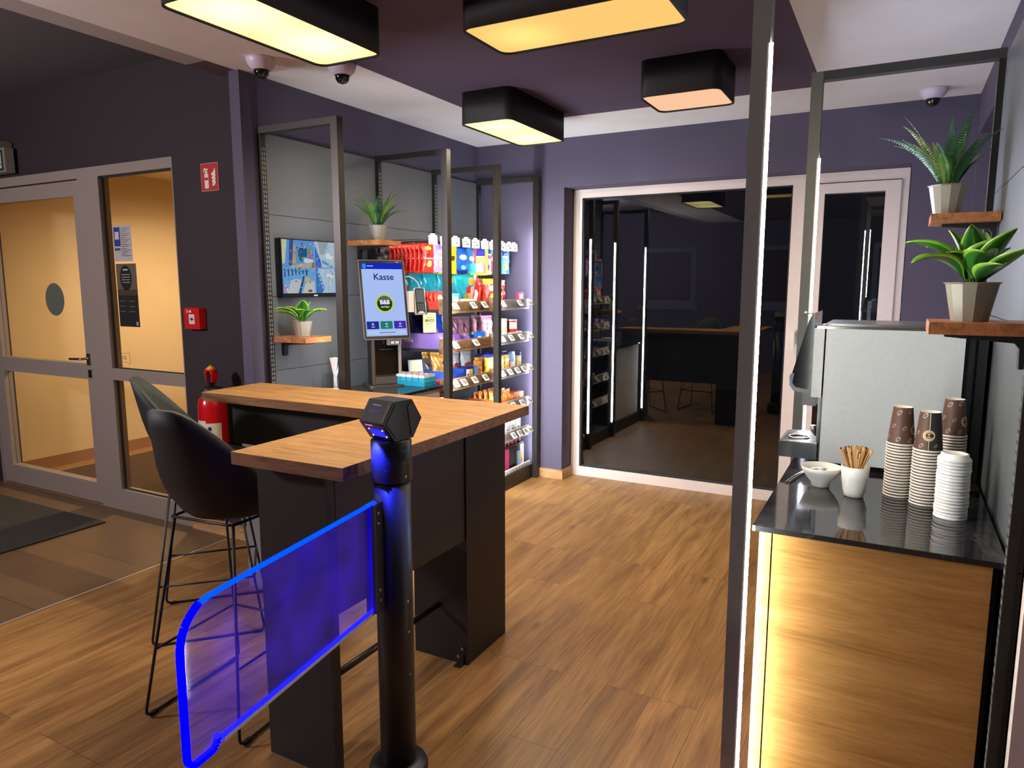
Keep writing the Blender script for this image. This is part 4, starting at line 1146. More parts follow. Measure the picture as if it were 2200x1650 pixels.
# payment kiosk: local +x is the screen normal
KA = math.atan2(-0.568, 0.824)
kx, ky = -2.93, 3.665
kk = thing('payment_kiosk', 'self-checkout kiosk with a tall bright screen reading Kasse', 'kiosk', (kx, ky, 0.930), KA)
bm = bmesh.new(); prism(bm, rrect(0.20, 0.27, 0.03), 0.0, 0.010); obj('base_plate', bm, mat((120, 112, 102), 0.3, metal=0.8), kk, bevel=0.002)
kb = box('stand', -0.055, 0.045, -0.095, 0.095, 0.010, 0.34, mat((40, 40, 40), 0.4), kk, bevel=0.006)
box('stand_side', 0.035, 0.055, -0.098, -0.078, 0.012, 0.33, mat((150, 142, 132), 0.25, metal=0.9), kk, bevel=0.003)
box('stand_side', 0.035, 0.055, 0.078, 0.098, 0.012, 0.33, mat((220, 214, 204), 0.25, metal=0.7), kk, bevel=0.003)
box('black_front', 0.045, 0.049, -0.077, 0.077, 0.075, 0.30, mat((10, 10, 11), 0.08), kk)
box('receipt_slot', 0.049, 0.052, -0.045, 0.04, 0.235, 0.240, mat((60, 60, 60), 0.3), kk)
box('lower_band', 0.045, 0.053, -0.077, 0.077, 0.014, 0.06, mat((132, 124, 114), 0.3, metal=0.8), kk)
sc = bpy.data.objects.new('screen', None); C.objects.link(sc); sc.parent = kk
TILT = R(12)
sc.location = (0.085, 0.0, 0.305); sc.rotation_euler = (0, -TILT, 0)
bm = bmesh.new(); prism(bm, rrect(0.305, 0.515, 0.012, cx=0, cy=0.2575), -0.022, 0.0, 0, basis((0, 0, 0), (0, 1, 0), (0, 0, 1)))
obj('bezel_back', bm, mat((150, 134, 118), 0.3, metal=0.6), sc, bevel=0.002)
MS = basis((0.0006, 0, 0), (0, 1, 0), (0, 0, 1))
W2 = 0.1345
SC = 0.64
items = [(rrect(0.297, 0.507, 0.010, cx=0, cy=0.2575), (10, 10, 14)),
         (rect(-W2, 0.022, W2, 0.494), (178, 200, 255), SC),
         (rect(-W2, 0.455, W2, 0.494), (20, 44, 196), SC), (rect(-W2 + 0.008, 0.460, -W2 + 0.030, 0.490), (60, 150, 236), SC),
         (circ(0.060, 0, 0.232, 48), (176, 232, 60), SC), (circ(0.050, 0, 0.232, 48), (52, 56, 66), SC * 0.7),
         ([(0.050*math.cos(R(a)), 0.232 + 0.050*math.sin(R(a))) for a in range(20, 176, 12)], (120, 116, 124), SC * 0.7),
         (rrect(0.080, 0.050, 0.003, cx=-0.0895, cy=0.092), (34, 50, 150), SC), (rrect(0.080, 0.050, 0.003, cx=0, cy=0.092), (34, 130, 108), SC),
         (rrect(0.080, 0.050, 0.003, cx=0.0895, cy=0.092), (72, 48, 178), SC),
         (rrect(0.250, 0.028, 0.005, cx=0, cy=0.044), (150, 176, 230), SC), (rrect(0.248, 0.026, 0.005, cx=0, cy=0.044), (190, 210, 255), SC),
         (rect(-0.05, 0.042, 0.055, 0.046), (60, 70, 130), SC),
         (rect(0.094, 0.4985, 0.115, 0.5025), (230, 200, 240), SC),
         (rect(-W2 + 0.036, 0.472, -W2 + 0.078, 0.4765), (210, 220, 255), SC)]
for cx_ in (-0.0895, 0, 0.0895):
    items += [(circ(0.0072, cx_, 0.098, 16), (220, 228, 250), SC), (circ(0.0035, cx_, 0.098, 12), (60, 70, 160), SC), (rect(cx_ - 0.011, 0.0785, cx_ + 0.011, 0.0825), (226, 232, 250), SC)]
art('screen_picture', items, MS, sc, step=0.0002)
text('Kasse', 0.058, glow((6, 20, 112), SC), MS @ Matrix.Translation((0.006, 0.402, 0.0045)), sc, 'kasse_lettering', bold=0.0006)
text('B&B', 0.037, glow((250, 252, 255), SC), MS @ Matrix.Translation((0, 0.238, 0.0045)), sc, 'logo_lettering', bold=0.0013)
text('HOTELS', 0.0155, glow((210, 240, 120), SC), MS @ Matrix.Translation((0, 0.208, 0.0045)), sc, 'logo_lettering', bold=0.0005)
# scanner under the screen, card terminal on its arm
cs = box('barcode_scanner', 0.070, 0.105, -0.005, 0.085, 0.268, 0.302, mat((150, 136, 122), 0.3, metal=0.5), kk, bevel=0.006)
art('scan_window', [(rrect(0.066, 0.026, 0.004), (14, 14, 16)), (rrect(0.054, 0.016, 0.002), (206, 206, 206)), (rect(-0.006, -0.004, 0.006, 0.004), (12, 12, 12))], basis((0.1056, 0.040, 0.285), (0, 1, 0), (0, 0, 1)), kk)
box('side_mount', 0.03, 0.075, 0.150, 0.185, 0.475, 0.61, mat((206, 190, 172), 0.35), kk, bevel=0.004, rot=None)
te = bpy.data.objects.new('card_terminal', None); C.objects.link(te); te.parent = kk
te.location = (0.062, 0.232, 0.545); te.rotation_euler = (0, R(-8), R(6))
bm = bmesh.new(); prism(bm, rrect(0.074, 0.175, 0.012), -0.022, 0.0, 0, basis((0, 0, 0), (0, 1, 0), (0, 0, 1))); obj('terminal_body', bm, mat((206, 200, 190), 0.35), te, bevel=0.002)
keys = [(rrect(0.068, 0.168, 0.010), (24, 24, 26)), (rrect(0.052, 0.082, 0.003, cx=0, cy=0.034), (150, 156, 152), 0.35)]
keys += [(rrect(0.011, 0.006, 0.002, cx=-0.016 + 0.016*a, cy=-0.022 - 0.011*b), (110, 112, 112)) for a in range(3) for b in range(4)]
keys += [([(-0.03, -0.082), (0.03, -0.082), (0.012, -0.066), (-0.012, -0.066)], (190, 190, 190))]
art('terminal_face', keys, basis((0.0006, 0, 0), (0, 1, 0), (0, 0, 1)), te)
bm = bmesh.new(); prism(bm, [(-0.04, -0.09), (0.055, -0.085), (0.062, -0.02), (0.045, 0.0), (-0.04, 0.0)], -0.034, -0.022, 0, basis((0, 0, 0), (0, 1, 0), (0, 0, 1))); obj('terminal_cradle', bm, M_black, te, bevel=0.003)
bm = bmesh.new(); tube(bm, [(0.0, 0.185, 0.545), (0.04, 0.225, 0.545)], 0.010); obj('terminal_arm', bm, M_black, kk)
bm = bmesh.new(); tube(bm, [(-0.03, 0.155, 0.70), (-0.03, 0.185, 0.705), (-0.01, 0.215, 0.69), (0.02, 0.232, 0.665), (0.045, 0.235, 0.63)], 0.0035, 6); obj('cable', bm, mat((190, 182, 176), 0.4), kk)
# black cylinder (loudspeaker) on the wall under the fern shelf
bs = thing('speaker', 'small black round loudspeaker under the fern shelf, above the payment screen', 'speaker', (-3.00, 3.74, 1.715))
bm = bmesh.new(); lathe(bm, [(0.052, 0.0), (0.058, 0.01), (0.058, 0.045), (0.045, 0.062), (0.02, 0.068)], 24); obj('speaker_body', bm, M_black, bs)
box('speaker_bracket', -0.1, -0.03, -0.012, 0.012, 0.01, 0.10, M_black, bs)

# television with four surveillance pictures
tv = thing('television', 'wall television showing four bright bluish surveillance pictures', 'television', (-3.10, 3.19, 1.68))
box('tv_body', 0.008, 0.048, -0.262, 0.262, -0.172, 0.160, mat((18, 18, 20), 0.3), tv, bevel=0.003)
box('wall_mount', 0.0, 0.010, -0.06, 0.06, -0.06, 0.06, M_black, tv)
MT = basis((0.0486, 0, 0), (0, 1, 0), (0, 0, 1))
rnd = random.Random(5)
tvi = [(rect(-0.255, -0.148, 0.255, 0.154), (96, 150, 206), 0.6)]
def P4(*a): return list(a)
E1 = 0.60
tvi += [ (P4((-0.255, 0.154), (-0.215, 0.154), (-0.235, 0.02), (-0.255, 0.02)), (196, 200, 170), E1), (P4((-0.195, 0.154), (-0.165, 0.154), (-0.180, 0.01), (-0.205, 0.01)), (58, 84, 140), E1),
  (P4((-0.165, 0.13), (-0.15, 0.13), (-0.15, 0.02), (-0.18, 0.02)), (190, 150, 124), E1), (rect(-0.13, 0.06, -0.06, 0.11), (40, 92, 130), E1), (P4((-0.14, 0.115), (-0.07, 0.105), (-0.07, 0.098), (-0.14, 0.108)), (60, 50, 50), E1),
  (circ(0.018, -0.04, 0.095, 10), (120, 150, 80), E1), (circ(0.014, -0.035, 0.065, 8), (220, 96, 96), E1), (circ(0.016, -0.11, 0.05, 9), (60, 110, 90), E1), (P4((-0.09, 0.03), (-0.02, 0.02), (-0.01, 0.045), (-0.08, 0.055)), (200, 214, 236), E1),
  (P4((-0.19, 0.01), (0.0, 0.035), (0.0, 0.0), (-0.19, -0.01)), (176, 170, 150), E1), (P4((-0.02, 0.03), (0.0, 0.03), (0.0, 0.0), (-0.03, 0.0)), (150, 110, 80), E1),
  (rect(0.003, 0.003, 0.255, 0.154), (176, 198, 216), E1), (P4((0.003, 0.14), (0.02, 0.10), (0.05, 0.04), (0.06, 0.003), (0.003, 0.003)), (70, 110, 206), E1),
  (P4((0.03, 0.154), (0.12, 0.154), (0.09, 0.09), (0.05, 0.07)), (150, 168, 170), E1), (P4((0.10, 0.09), (0.16, 0.07), (0.14, 0.05), (0.09, 0.06)), (220, 228, 228), E1), (P4((0.17, 0.11), (0.2, 0.10), (0.19, 0.05), (0.165, 0.06)), (200, 188, 176), E1),
  (P4((0.06, 0.05), (0.16, 0.01), (0.14, 0.003), (0.06, 0.03)), (110, 150, 200), E1),
  (rect(-0.255, -0.148, -0.003, -0.003), (108, 164, 220), E1)]
for k in range(7):
    x = -0.245 + 0.028*k
    tvi.append((P4((x, -0.01), (x + 0.008, -0.008), (x + 0.012, -0.055 + 0.004*k), (x + 0.004, -0.058 + 0.004*k)), (26, 62, 100), E1))
    tvi.append((P4((x, -0.02), (x + 0.024, -0.018), (x + 0.024, -0.022), (x, -0.024)), (40, 90, 140), E1))
tvi += [(P4((-0.19, -0.065), (-0.10, -0.07), (-0.135, -0.148), (-0.225, -0.148)), (190, 194, 196), E1), (P4((-0.10, -0.05), (-0.085, -0.05), (-0.12, -0.148), (-0.14, -0.148)), (44, 78, 130), E1),
  (rect(-0.085, -0.085, -0.045, -0.055), (206, 170, 110), E1), (P4((-0.08, -0.09), (-0.01, -0.075), (-0.005, -0.148), (-0.11, -0.148)), (196, 196, 190), E1), (rect(-0.06, -0.142, -0.03, -0.128), (90, 96, 104), E1),
  (circ(0.012, -0.24, -0.12, 8), (224, 110, 130), E1), (circ(0.008, -0.225, -0.13, 8), (230, 190, 210), E1), (rect(-0.075, -0.045, -0.065, -0.02), (30, 50, 70), E1),
  (rect(0.003, -0.148, 0.255, -0.003), (170, 196, 222), E1), (P4((0.003, -0.003), (0.02, -0.003), (0.075, -0.12), (0.055, -0.148), (0.003, -0.148)), (64, 120, 190), E1)]
for k in range(5): tvi.append((P4((0.012 + 0.010*k, -0.02 - 0.022*k), (0.026 + 0.010*k, -0.02 - 0.022*k), (0.03 + 0.010*k, -0.034 - 0.022*k), (0.016 + 0.010*k, -0.034 - 0.022*k)), (150, 190, 220), E1))
for k in range(6): tvi.append((P4((0.20 + 0.009*k, -0.045 - 0.004*k), (0.206 + 0.009*k, -0.043 - 0.004*k), (0.206 + 0.009*k, -0.10), (0.20 + 0.009*k, -0.095)), (40, 66, 110), E1))
tvi += [(P4((0.10, -0.03), (0.16, -0.045), (0.15, -0.06), (0.095, -0.05)), (216, 224, 224), E1), (circ(0.015, 0.12, -0.07, 8), (190, 190, 176), E1),
  (rect(-0.002, -0.148, 0.002, 0.154), (150, 186, 226), E1)]
for k in range(120):
    u = rnd.uniform(-0.243, 0.24); v = rnd.uniform(-0.138, 0.142)
    a = rnd.uniform(0, 3.1); l = rnd.uniform(0.006, 0.022); w_ = rnd.uniform(0.002, 0.006)
    ca_, sa_ = math.cos(a), math.sin(a)
    tvi.append(([(u + ca_*l*i_ - sa_*w_*j_, v + sa_*l*i_ + ca_*w_*j_) for i_, j_ in ((-.5, -.5), (.5, -.5), (.5, .5), (-.5, .5))], rnd.choice([(206, 220, 230), (60, 90, 130), (226, 230, 224), (110, 150, 190), (40, 56, 84), (170, 176, 160), (150, 190, 230), (196, 150, 110)]), E1))
art('tv_picture', tvi, MT, tv, step=0.00003)
art('maker_mark', [(rect(-0.016, -0.165, 0.016, -0.158), (170, 170, 175))], MT, tv)

# glass with wrapped straws, napkins
sg_ = thing('straw_glass', 'clear glass tumbler full of wrapped straws on the checkout counter', 'glass', (-2.965, 3.235, 0.930))
bm = bmesh.new(); lathe(bm, [(0.048, 0.0), (0.055, 0.003), (0.055, 0.125), (0.052, 0.125), (0.052, 0.010), (0.0, 0.010)], 32, cap1=False); obj('glass_body', bm, M_clearplastic, sg_)
bm = bmesh.new(); bx(bm, -0.0035, 0.0035, -0.0012, 0.0012, 0.0, 0.205)
st0 = obj('wrapped_straw', bm, mat((206, 196, 190), 0.4))
for k in range(30):
    o = st0 if k == 0 else st0.copy()
    if k: C.objects.link(o)
    a = random.uniform(0, 6.28); rr = random.uniform(0.1, 1.0); tl = 0.26*rr
    d = Vector((math.sin(tl)*math.cos(a), math.sin(tl)*math.sin(a), math.cos(tl)))
    o.location = (-2.965 - 0.012*math.cos(a), 3.235 - 0.012*math.sin(a), 0.943)
    o.rotation_mode = 'QUATERNION'; o.rotation_quaternion = d.to_track_quat('Z', 'Y') @ Matrix.Rotation(random.uniform(0, 3.1), 4, 'Z').to_quaternion()
    tag(o, 'paper-wrapped straw standing in the clear tumbler', 'straw', 'wrapped straws in the tumbler')
for k in range(8):
    bm = bmesh.new(); bx(bm, -0.07, 0.07, -0.07, 0.07, 0, 0.0052)
    o = obj('napkin', bm, mat((232, 224, 212), 0.8), loc=(-2.905 + random.uniform(-.003, .003), 3.075 + random.uniform(-.003, .003), 0.9302 + 0.0056*k), rot=(0, 0, R(12 + random.uniform(-2, 2))))
    tag(o, 'folded white napkin in the pile on the checkout counter', 'napkin', 'pile of white napkins')

# gum boxes on the counter's far end
gt = thing('gum_tray', 'low blue tray of gum tubs at the far end of the checkout counter', 'tray', (-2.80, 3.755, 0.931), R(0))
box('tray_body', -0.17, 0.17, -0.066, 0.066, 0.0, 0.030, mat((36, 150, 186), 0.4), gt, bevel=0.002)
for i in range(7):
    for j in range(2):
        t = thing('gum_tub', 'white and turquoise gum tub in the blue tray on the checkout counter', 'gum', (-2.80 - 0.145 + 0.048*i, 3.755 - 0.032 + 0.064*j, 0.9615), 0, 'gum tubs in the blue tray')
        if i == 0 and j == 0:
            bm = bmesh.new(); bx(bm, -0.021, 0.021, -0.031, 0.031, 0, 0.026); obj('tub', bm, mat((60, 176, 206), 0.3), t, bevel=0.004)
            bm = bmesh.new(); bx(bm, -0.021, 0.021, -0.031, 0.031, 0.0265, 0.044); obj('lid', bm, mat((232, 236, 240), 0.3), t, bevel=0.003)
            art('print', [(rect(-0.012, -0.015, 0.012, 0.014), (214, 60, 110))], basis((0, 0, 0.0445), (1, 0, 0), (0, 1, 0)), t)
            t_first = t
        else:
            for ch in t_first.children:
                c = ch.copy(); C.objects.link(c); c.parent = t

# ================================================================ WOODEN WALL SHELVES AND POT PLANTS
def wall_shelf(label, x_wall, side, y, z, w, d, th=0.030):
    t = thing('wall_shelf', label, 'shelf', (x_wall, y, z))
    x1 = side*d
    bm = bmesh.new(); bx(bm, min(side*0.004, x1), max(side*0.004, x1), -w/2, w/2, -th, 0.0); obj('board', bm, M_shelfwood, t, bevel=0.0015)
    bm = bmesh.new()
    Mx = Matrix(((1,0,0,0),(0,0,1,0),(0,1,0,0),(0,0,0,1)))
    prism(bm, [(side*0.004, -th - 0.001), (side*(d*0.82), -th - 0.001), (side*(d*0.82), -th - 0.010), (side*0.028, -th - 0.022), (side*0.018, -th - 0.035), (side*0.016, -th - 0.085), (side*0.004, -th - 0.085)], -0.016, 0.016, 0, Mx)
    obj('bracket', bm, M_black, t)
    for q in (0.35, 0.65):
        bm = bmesh.new(); lathe(bm, [(0.005, -0.003), (0.005, 0)], 10, (side*d*q, 0.0, -th - 0.011)); obj('screw', bm, M_steel, t)
    return t
wall_shelf('small wooden shelf low beside the television, carrying a broad-leaved plant', -3.098, 1, 2.965, 1.292, 0.20, 0.27)
wall_shelf('small wooden shelf right of the television, carrying a fern', -3.098, 1, 3.635, 1.857, 0.20, 0.27)
wall_shelf('upper wooden shelf on the right, carrying a fern', 0.285, -1, 2.98, 1.822, 0.20, 0.205)
wall_shelf('lower wooden shelf on the right above the coffee machine, carrying a broad-leaved plant', 0.285, -1, 2.12, 1.490, 0.20, 0.215)

def pot(t, r0, r1, h, phase=0.1):
    bm = bmesh.new()
    lathe(bm, [(r0, 0.0), (r1, h*0.95), (r1*1.10, h), (r1*1.02, h), (r1*0.93, h*0.90), (0.0, h*0.88)], 12, cap1=False, smooth=False, phase=phase)
    obj('pot', bm, mat((148, 142, 128), 0.45, metal=0.15), t)
    bm = bmesh.new(); lathe(bm, [(r1*0.91, h*0.905), (0.001, h*0.915)], 16, cap0=False); obj('soil', bm, mat((40, 34, 28), 0.9), t)
def fern(label, loc, s, seedv, n=30, rz=0.0, fixed=(), wall=0, room=1.0):
    rn = random.Random(seedv)
    t = thing('potted_fern', label, 'plant', loc, rz)
    pot(t, 0.036*s, 0.053*s, 0.092*s)
    bm = bmesh.new()
    specs = [(a, l, dr, mi) for (a, l, dr, mi) in fixed]
    for k in range(n - len(specs)):
        specs.append((rn.uniform(0, 2*math.pi), rn.uniform(0.14, 0.25), rn.uniform(0.45, 1.35), rn.choice((0, 0, 1, 2))))
    for (a, Ln, droop, mi) in specs:
        Ln *= s
        if wall*math.cos(a) > 0.15: Ln = min(Ln, room/(abs(math.cos(a))*0.85))
        dirh = Vector((math.cos(a), math.sin(a), 0)); sidev = Vector((-math.sin(a), math.cos(a), 0))
        pts = []; p = Vector((0.02*s*math.cos(a), 0.02*s*math.sin(a), 0.085*s)); el = R(88) - droop*R(26)
        N = 16
        for i in range(N + 1):
            pts.append(p.copy()); e2 = el - droop*R(52)*(i/N)**1.4
            p = p + (dirh*math.cos(e2) + Vector((0, 0, 1))*math.sin(e2))*Ln/N
        tube(bm, pts, 0.0014*s, 4, 0, r_end=0.0005*s)
        M_ = 30
        for i in range(3, M_):
            f = i/M_; q = f*N; i0 = int(q); fr = q - i0
            c = pts[i0].lerp(pts[min(N, i0+1)], fr); tg = (pts[min(N, i0+1)] - pts[i0]).normalized()
            up_ = sidev.cross(tg)
            wl = 0.021*s*(math.sin(min(1, f*1.6 + 0.15)*math.pi/2))*(1 - max(0, f - 0.55)/0.5)
            hw = 0.0021*s
            for sg in (-1, 1):
                tip = c + sidev*sg*wl + tg*wl*0.35 - up_*wl*0.15
                mid = c + sidev*sg*wl*0.5 + tg*wl*0.1 + up_*wl*0.08
                v = [bm.verts.new(c - tg*hw), bm.verts.new(mid - tg*hw*1.1), bm.verts.new(tip), bm.verts.new(mid + tg*hw*1.3), bm.verts.new(c + tg*hw)]
                fc = bm.faces.new(v); fc.material_index = mi
    obj('fronds', bm, [mat((38, 92, 52), 0.4), mat((86, 132, 44), 0.4), mat((132, 158, 52), 0.4)], t)
    return t
def leafy(label, loc, s, leaves, rz=0.0, wall=0, room=1.0):
    t = thing('potted_plant', label, 'plant', loc, rz)
    pot(t, 0.042*s, 0.060*s, 0.098*s)
    bm = bmesh.new()
    for (a, Ln, el0, bend, wd, tone) in leaves:
        Ln *= s; a = R(a)
        if wall*math.cos(a) > 0.15: Ln = min(Ln, room/(abs(math.cos(a))*0.8))
        dirh = Vector((math.cos(a), math.sin(a), 0)); sidev = Vector((-math.sin(a), math.cos(a), 0))
        N = 14; K = 8
        p = Vector((0.010*s*math.cos(a), 0.010*s*math.sin(a), 0.085*s)); rows = []
        for i in range(N + 1):
            f = i/N
            e2 = R(el0) - R(bend)*f**1.3
            tg = dirh*math.cos(e2) + Vector((0, 0, 1))*math.sin(e2); up_ = sidev.cross(tg)*-1
            if up_.z < 0: up_ = -up_
            w = 1.45*wd*s*max(0.012, (math.sin(math.pi*max(0.0, (f - 0.18)/0.82)**0.85) if f > 0.18 else 0.0))*1.0 + 0.003*s
            if f > 0.97: w = 0.001
            rows.append([bm.verts.new(p + sidev*w*(2*j/K - 1) + up_*(abs(2*j/K - 1)**1.5*w*0.45 + 0.0012*s*math.cos(j*math.pi))) for j in range(K + 1)])
            p = p + tg*Ln/N
        for i in range(N):
            for j in range(K):
                u = abs(2*(j + 0.5)/K - 1)
                fc = bm.faces.new((rows[i][j], rows[i][j+1], rows[i+1][j+1], rows[i+1][j])); fc.smooth = True
                fc.material_index = (2 if u > 0.80 else (1 if (tone and u > 0.3) or (j % 3 == 1) else 0))
    o = obj('leaves', bm, [mat((30, 84, 34), 0.28, coat=0.3), mat((58, 122, 40), 0.28, coat=0.3), mat((128, 176, 56), 0.3, coat=0.3)], t)
    so = o.modifiers.new('thick', 'SOLIDIFY'); so.thickness = 0.0008*s
    return t
# camera-facing directions: camera right is about (0.88, 0.48)
fern('fern in a faceted grey pot on the upper right wooden shelf', (0.128, 2.985, 1.8225), 1.12, 3, 30,
     fixed=[(R(195), 0.26, 1.05, 0), (R(170), 0.27, 0.55, 0), (R(150), 0.20, 0.75, 1), (R(205), 0.17, 0.75, 2), (R(20), 0.25, 0.42, 2), (R(30), 0.24, 0.55, 1), (R(60), 0.22, 0.3, 1), (R(85), 0.21, 0.5, 0), (R(330), 0.19, 0.5, 2), (R(290), 0.24, 0.55, 0)], wall=1, room=0.135)
fern('fern in a pale faceted pot on the wooden shelf above the payment screen', (-2.93, 3.632, 1.8575), 1.05, 11, 30,
     fixed=[(R(215), 0.29, 0.75, 0), (R(200), 0.23, 0.6, 1), (R(30), 0.27, 0.65, 0), (R(50), 0.22, 0.5, 0), (R(40), 0.24, 0.35, 1), (R(240), 0.27, 0.6, 2)], wall=-1, room=0.150)
leafy('broad-leaved green plant in a large faceted pot on the lower right shelf', (0.160, 2.12, 1.4905), 0.98,
      [(200, 0.205, 62, 66, 0.022, 1), (212, 0.185, 56, 88, 0.021, 0), (185, 0.15, 70, 60, 0.024, 0), (230, 0.13, 72, 70, 0.026, 1), (275, 0.15, 66, 75, 0.026, 1), (300, 0.14, 74, 40, 0.03, 0), (90, 0.15, 82, 20, 0.028, 0),
       (150, 0.16, 80, 30, 0.020, 0), (75, 0.17, 66, 20, 0.018, 1), (300, 0.20, 30, 8, 0.018, 1), (285, 0.17, 28, 25, 0.020, 0), (10, 0.12, 72, 40, 0.022, 1), (120, 0.13, 70, 60, 0.024, 0), (250, 0.16, 84, 20, 0.022, 0), (305, 0.18, 60, 25, 0.02, 1)], wall=1, room=0.105)
leafy('broad-leaved green plant in a light faceted pot beside the television', (-2.945, 2.965, 1.2925), 0.90,
      [(247, 0.20, 55, 70, 0.020, 1), (262, 0.16, 65, 60, 0.020, 0), (235, 0.14, 60, 80, 0.022, 1), (290, 0.13, 70, 70, 0.026, 1), (320, 0.16, 78, 40, 0.026, 1), (20, 0.18, 52, 60, 0.018, 0), (35, 0.15, 62, 80, 0.020, 1),
       (60, 0.14, 78, 20, 0.018, 1), (100, 0.15, 84, 15, 0.018, 0), (120, 0.13, 75, 35, 0.02, 0), (230, 0.17, 48, 60, 0.02, 1), (340, 0.17, 58, 80, 0.02, 0)], wall=-1, room=0.125)

# ================================================================ SNACK SHELVES
def snack_shelf(label, y0, y1, zc, lipm, tags, group, z_tag=0.0):
    t = thing('snack_shelf', label, 'shelf', (0, 0, 0), 0, group)
    box('board', -3.095, -2.625, y0, y1, zc - 0.035, zc - 0.018, mat((56, 56, 58), 0.4), t)
    box('front_lip', -2.625, -2.605, y0, y1, zc - 0.042, zc + 0.036, lipm, t, bevel=0.001)
    box('price_rail', -2.604, -2.600, y0 + 0.01, y1 - 0.01, zc - 0.030, zc + 0.030, M_clearplastic, t)
    box('end_trim', -2.640, -2.600, y0 - 0.012, y0 - 0.001, zc - 0.045, zc + 0.055, M_lip, t)
    for i, yy in enumerate(tags):
        a = R(38); u = Vector((0, 1, 0)); v = Vector((-math.sin(a), 0, math.cos(a)))
        M = basis((-2.575, yy, zc + 0.010), u, v)
        bm = bmesh.new(); prism(bm, rrect(0.058, 0.050, 0.004), -0.006, 0.0); bmesh.ops.transform(bm, matrix=M, verts=bm.verts)
        tg_ = obj('price_tag', bm, M_tag, t)
        art('display', [(rect(-0.021, -0.015, 0.021, 0.017), (168, 168, 156)), (rect(-0.018, 0.008, 0.014, 0.012), (80, 80, 74)), (rect(-0.018, 0.001, 0.006, 0.004), (96, 96, 90)), (rect(0.0, -0.012, 0.017, -0.002), (84, 84, 78)), (rect(-0.018, -0.012, -0.008, -0.007), (110, 110, 100))], M, tg_)
        bm = bmesh.new(); bx(bm, -2.600, -2.585, yy - 0.012, yy + 0.012, zc - 0.022, zc - 0.004); obj('tag_clip', bm, M_clearplastic, tg_)
    return t
LIP2 = M_lip; LIP3 = mat((150, 136, 122), 0.45)
G2, G3 = 'shelves of the nearer snack bay', 'shelves of the snack bay beside the back wall'
names = ['top', 'second', 'third', 'fourth', 'fifth']
zs = [1.433, 1.172, 0.912, 0.646, 0.405]
tags2 = [[3.98, 4.21, 4.36], [3.98, 4.24], [3.98, 4.08, 4.22, 4.37], [3.98, 4.25], [4.0, 4.3]]
tags3 = [[4.63, 4.90, 5.07], [4.62, 4.76, 4.92, 5.08], [4.62, 4.74, 4.86, 4.97, 5.08], [4.66, 4.80, 4.94, 5.07], [4.80, 4.90, 5.0, 5.08]]
for i in range(5):
    snack_shelf('%s oak-fronted snack shelf of the nearer bay' % names[i], 3.885, 4.470, zs[i], LIP2, tags2[i], G2)
    snack_shelf('%s snack shelf of the bay beside the back wall' % names[i], 4.535, 5.105, zs[i], LIP3, tags3[i], G3)

def bag_mesh(name, w, h, d, colf, cols, crimp=0.06, wrinkle=0.004, seedv=1, nu=26, nv=36, rough=0.28):
    rn = random.Random(seedv)
    bm = bmesh.new()
    ph = [rn.uniform(0, 6.28) for _ in range(6)]
    sheets = []
    for s in (1, -1):
        g = []
        for j in range(nv + 1):
            v = j/nv; row = []
            for i in range(nu + 1):
                u = 2*i/nu - 1
                body = max(0.0, 1 - abs(u)**3.2)**0.6
                vv = (v - crimp)/(1 - 2*crimp)
                vert = 0.0 if vv <= 0 or vv >= 1 else (1 - abs(2*vv - 1)**2.6)**0.7
                th = d/2*body*vert
                wr = wrinkle*vert*math.sin(9*u + ph[0] + 6*v)*math.sin(13*v + ph[1] + 4*u)
                x = s*th + wr*(1 if body > 0.2 else 0) + s*0.0004
                y = u*w/2*(1 - 0.05*vert) + 0.002*math.sin(20*v + ph[2])
                z = v*h
                if (j in (0, nv)): z += 0.0015*((i % 2)*2 - 1)
                row.append(bm.verts.new((x, y, z)))
            g.append(row)
        sheets.append(g)
        for j in range(nv):
            for i in range(nu):
                f = bm.faces.new((g[j][i], g[j][i+1], g[j+1][i+1], g[j+1][i])) if s > 0 else bm.faces.new((g[j][i], g[j+1][i], g[j+1][i+1], g[j][i+1]))
                f.smooth = True
                f.material_index = colf(2*(i + 0.5)/nu - 1, (j + 0.5)/nv, s)
    a, b = sheets
    for j in range(nv):
        for i in (0, nu):
            bm.faces.new((a[j][i], b[j][i], b[j+1][i], a[j+1][i]))
    me = bpy.data.meshes.new(name); bmesh.ops.recalc_face_normals(bm, faces=bm.faces); bm.to_mesh(me); bm.free()
    for c in cols: me.materials.append(mat(c, rough, coat=0.4, bump=0.25, bscale=45))
    return me

def put(name, me, label, cat, group, loc, rz=0.0, tilt=0.0, kids=()):
    o = bpy.data.objects.new(name, me); C.objects.link(o)
    o.location = loc; o.rotation_euler = (0, tilt, rz)
    tag(o, label, cat, group)
    return o

def ell(u, v, cu, cv, ru, rv): return ((u - cu)/ru)**2 + ((v - cv)/rv)**2 < 1

def row(name, me, front, rest, cat, group, x, y, z, n, dx, rz=0.0, tilt=0.0, jit=0.004, dz=0.0, dy=0.0):
    obs = []
    for k in range(n):
        o = put(name, me, front if k == 0 else rest, cat, group, (x - dx*k + random.uniform(-jit, jit)*(k > 0), y + dy*k + random.uniform(-jit, jit)*(k > 0), z), rz + random.uniform(-0.05, 0.05)*(k > 0), tilt)
        obs.append(o)
    return obs
def words(o, s, size, col, y, z, x, rz=0.0, bold=0.0004):
    """lettering on the front (+x) of an object"""
    return text(s, size, mat(col, 0.4), basis((x, y, z), (0, 1, 0.0), (0, 0, 1)) @ Matrix.Rotation(rz, 4, 'Z'), o, 'lettering', bold=bold)

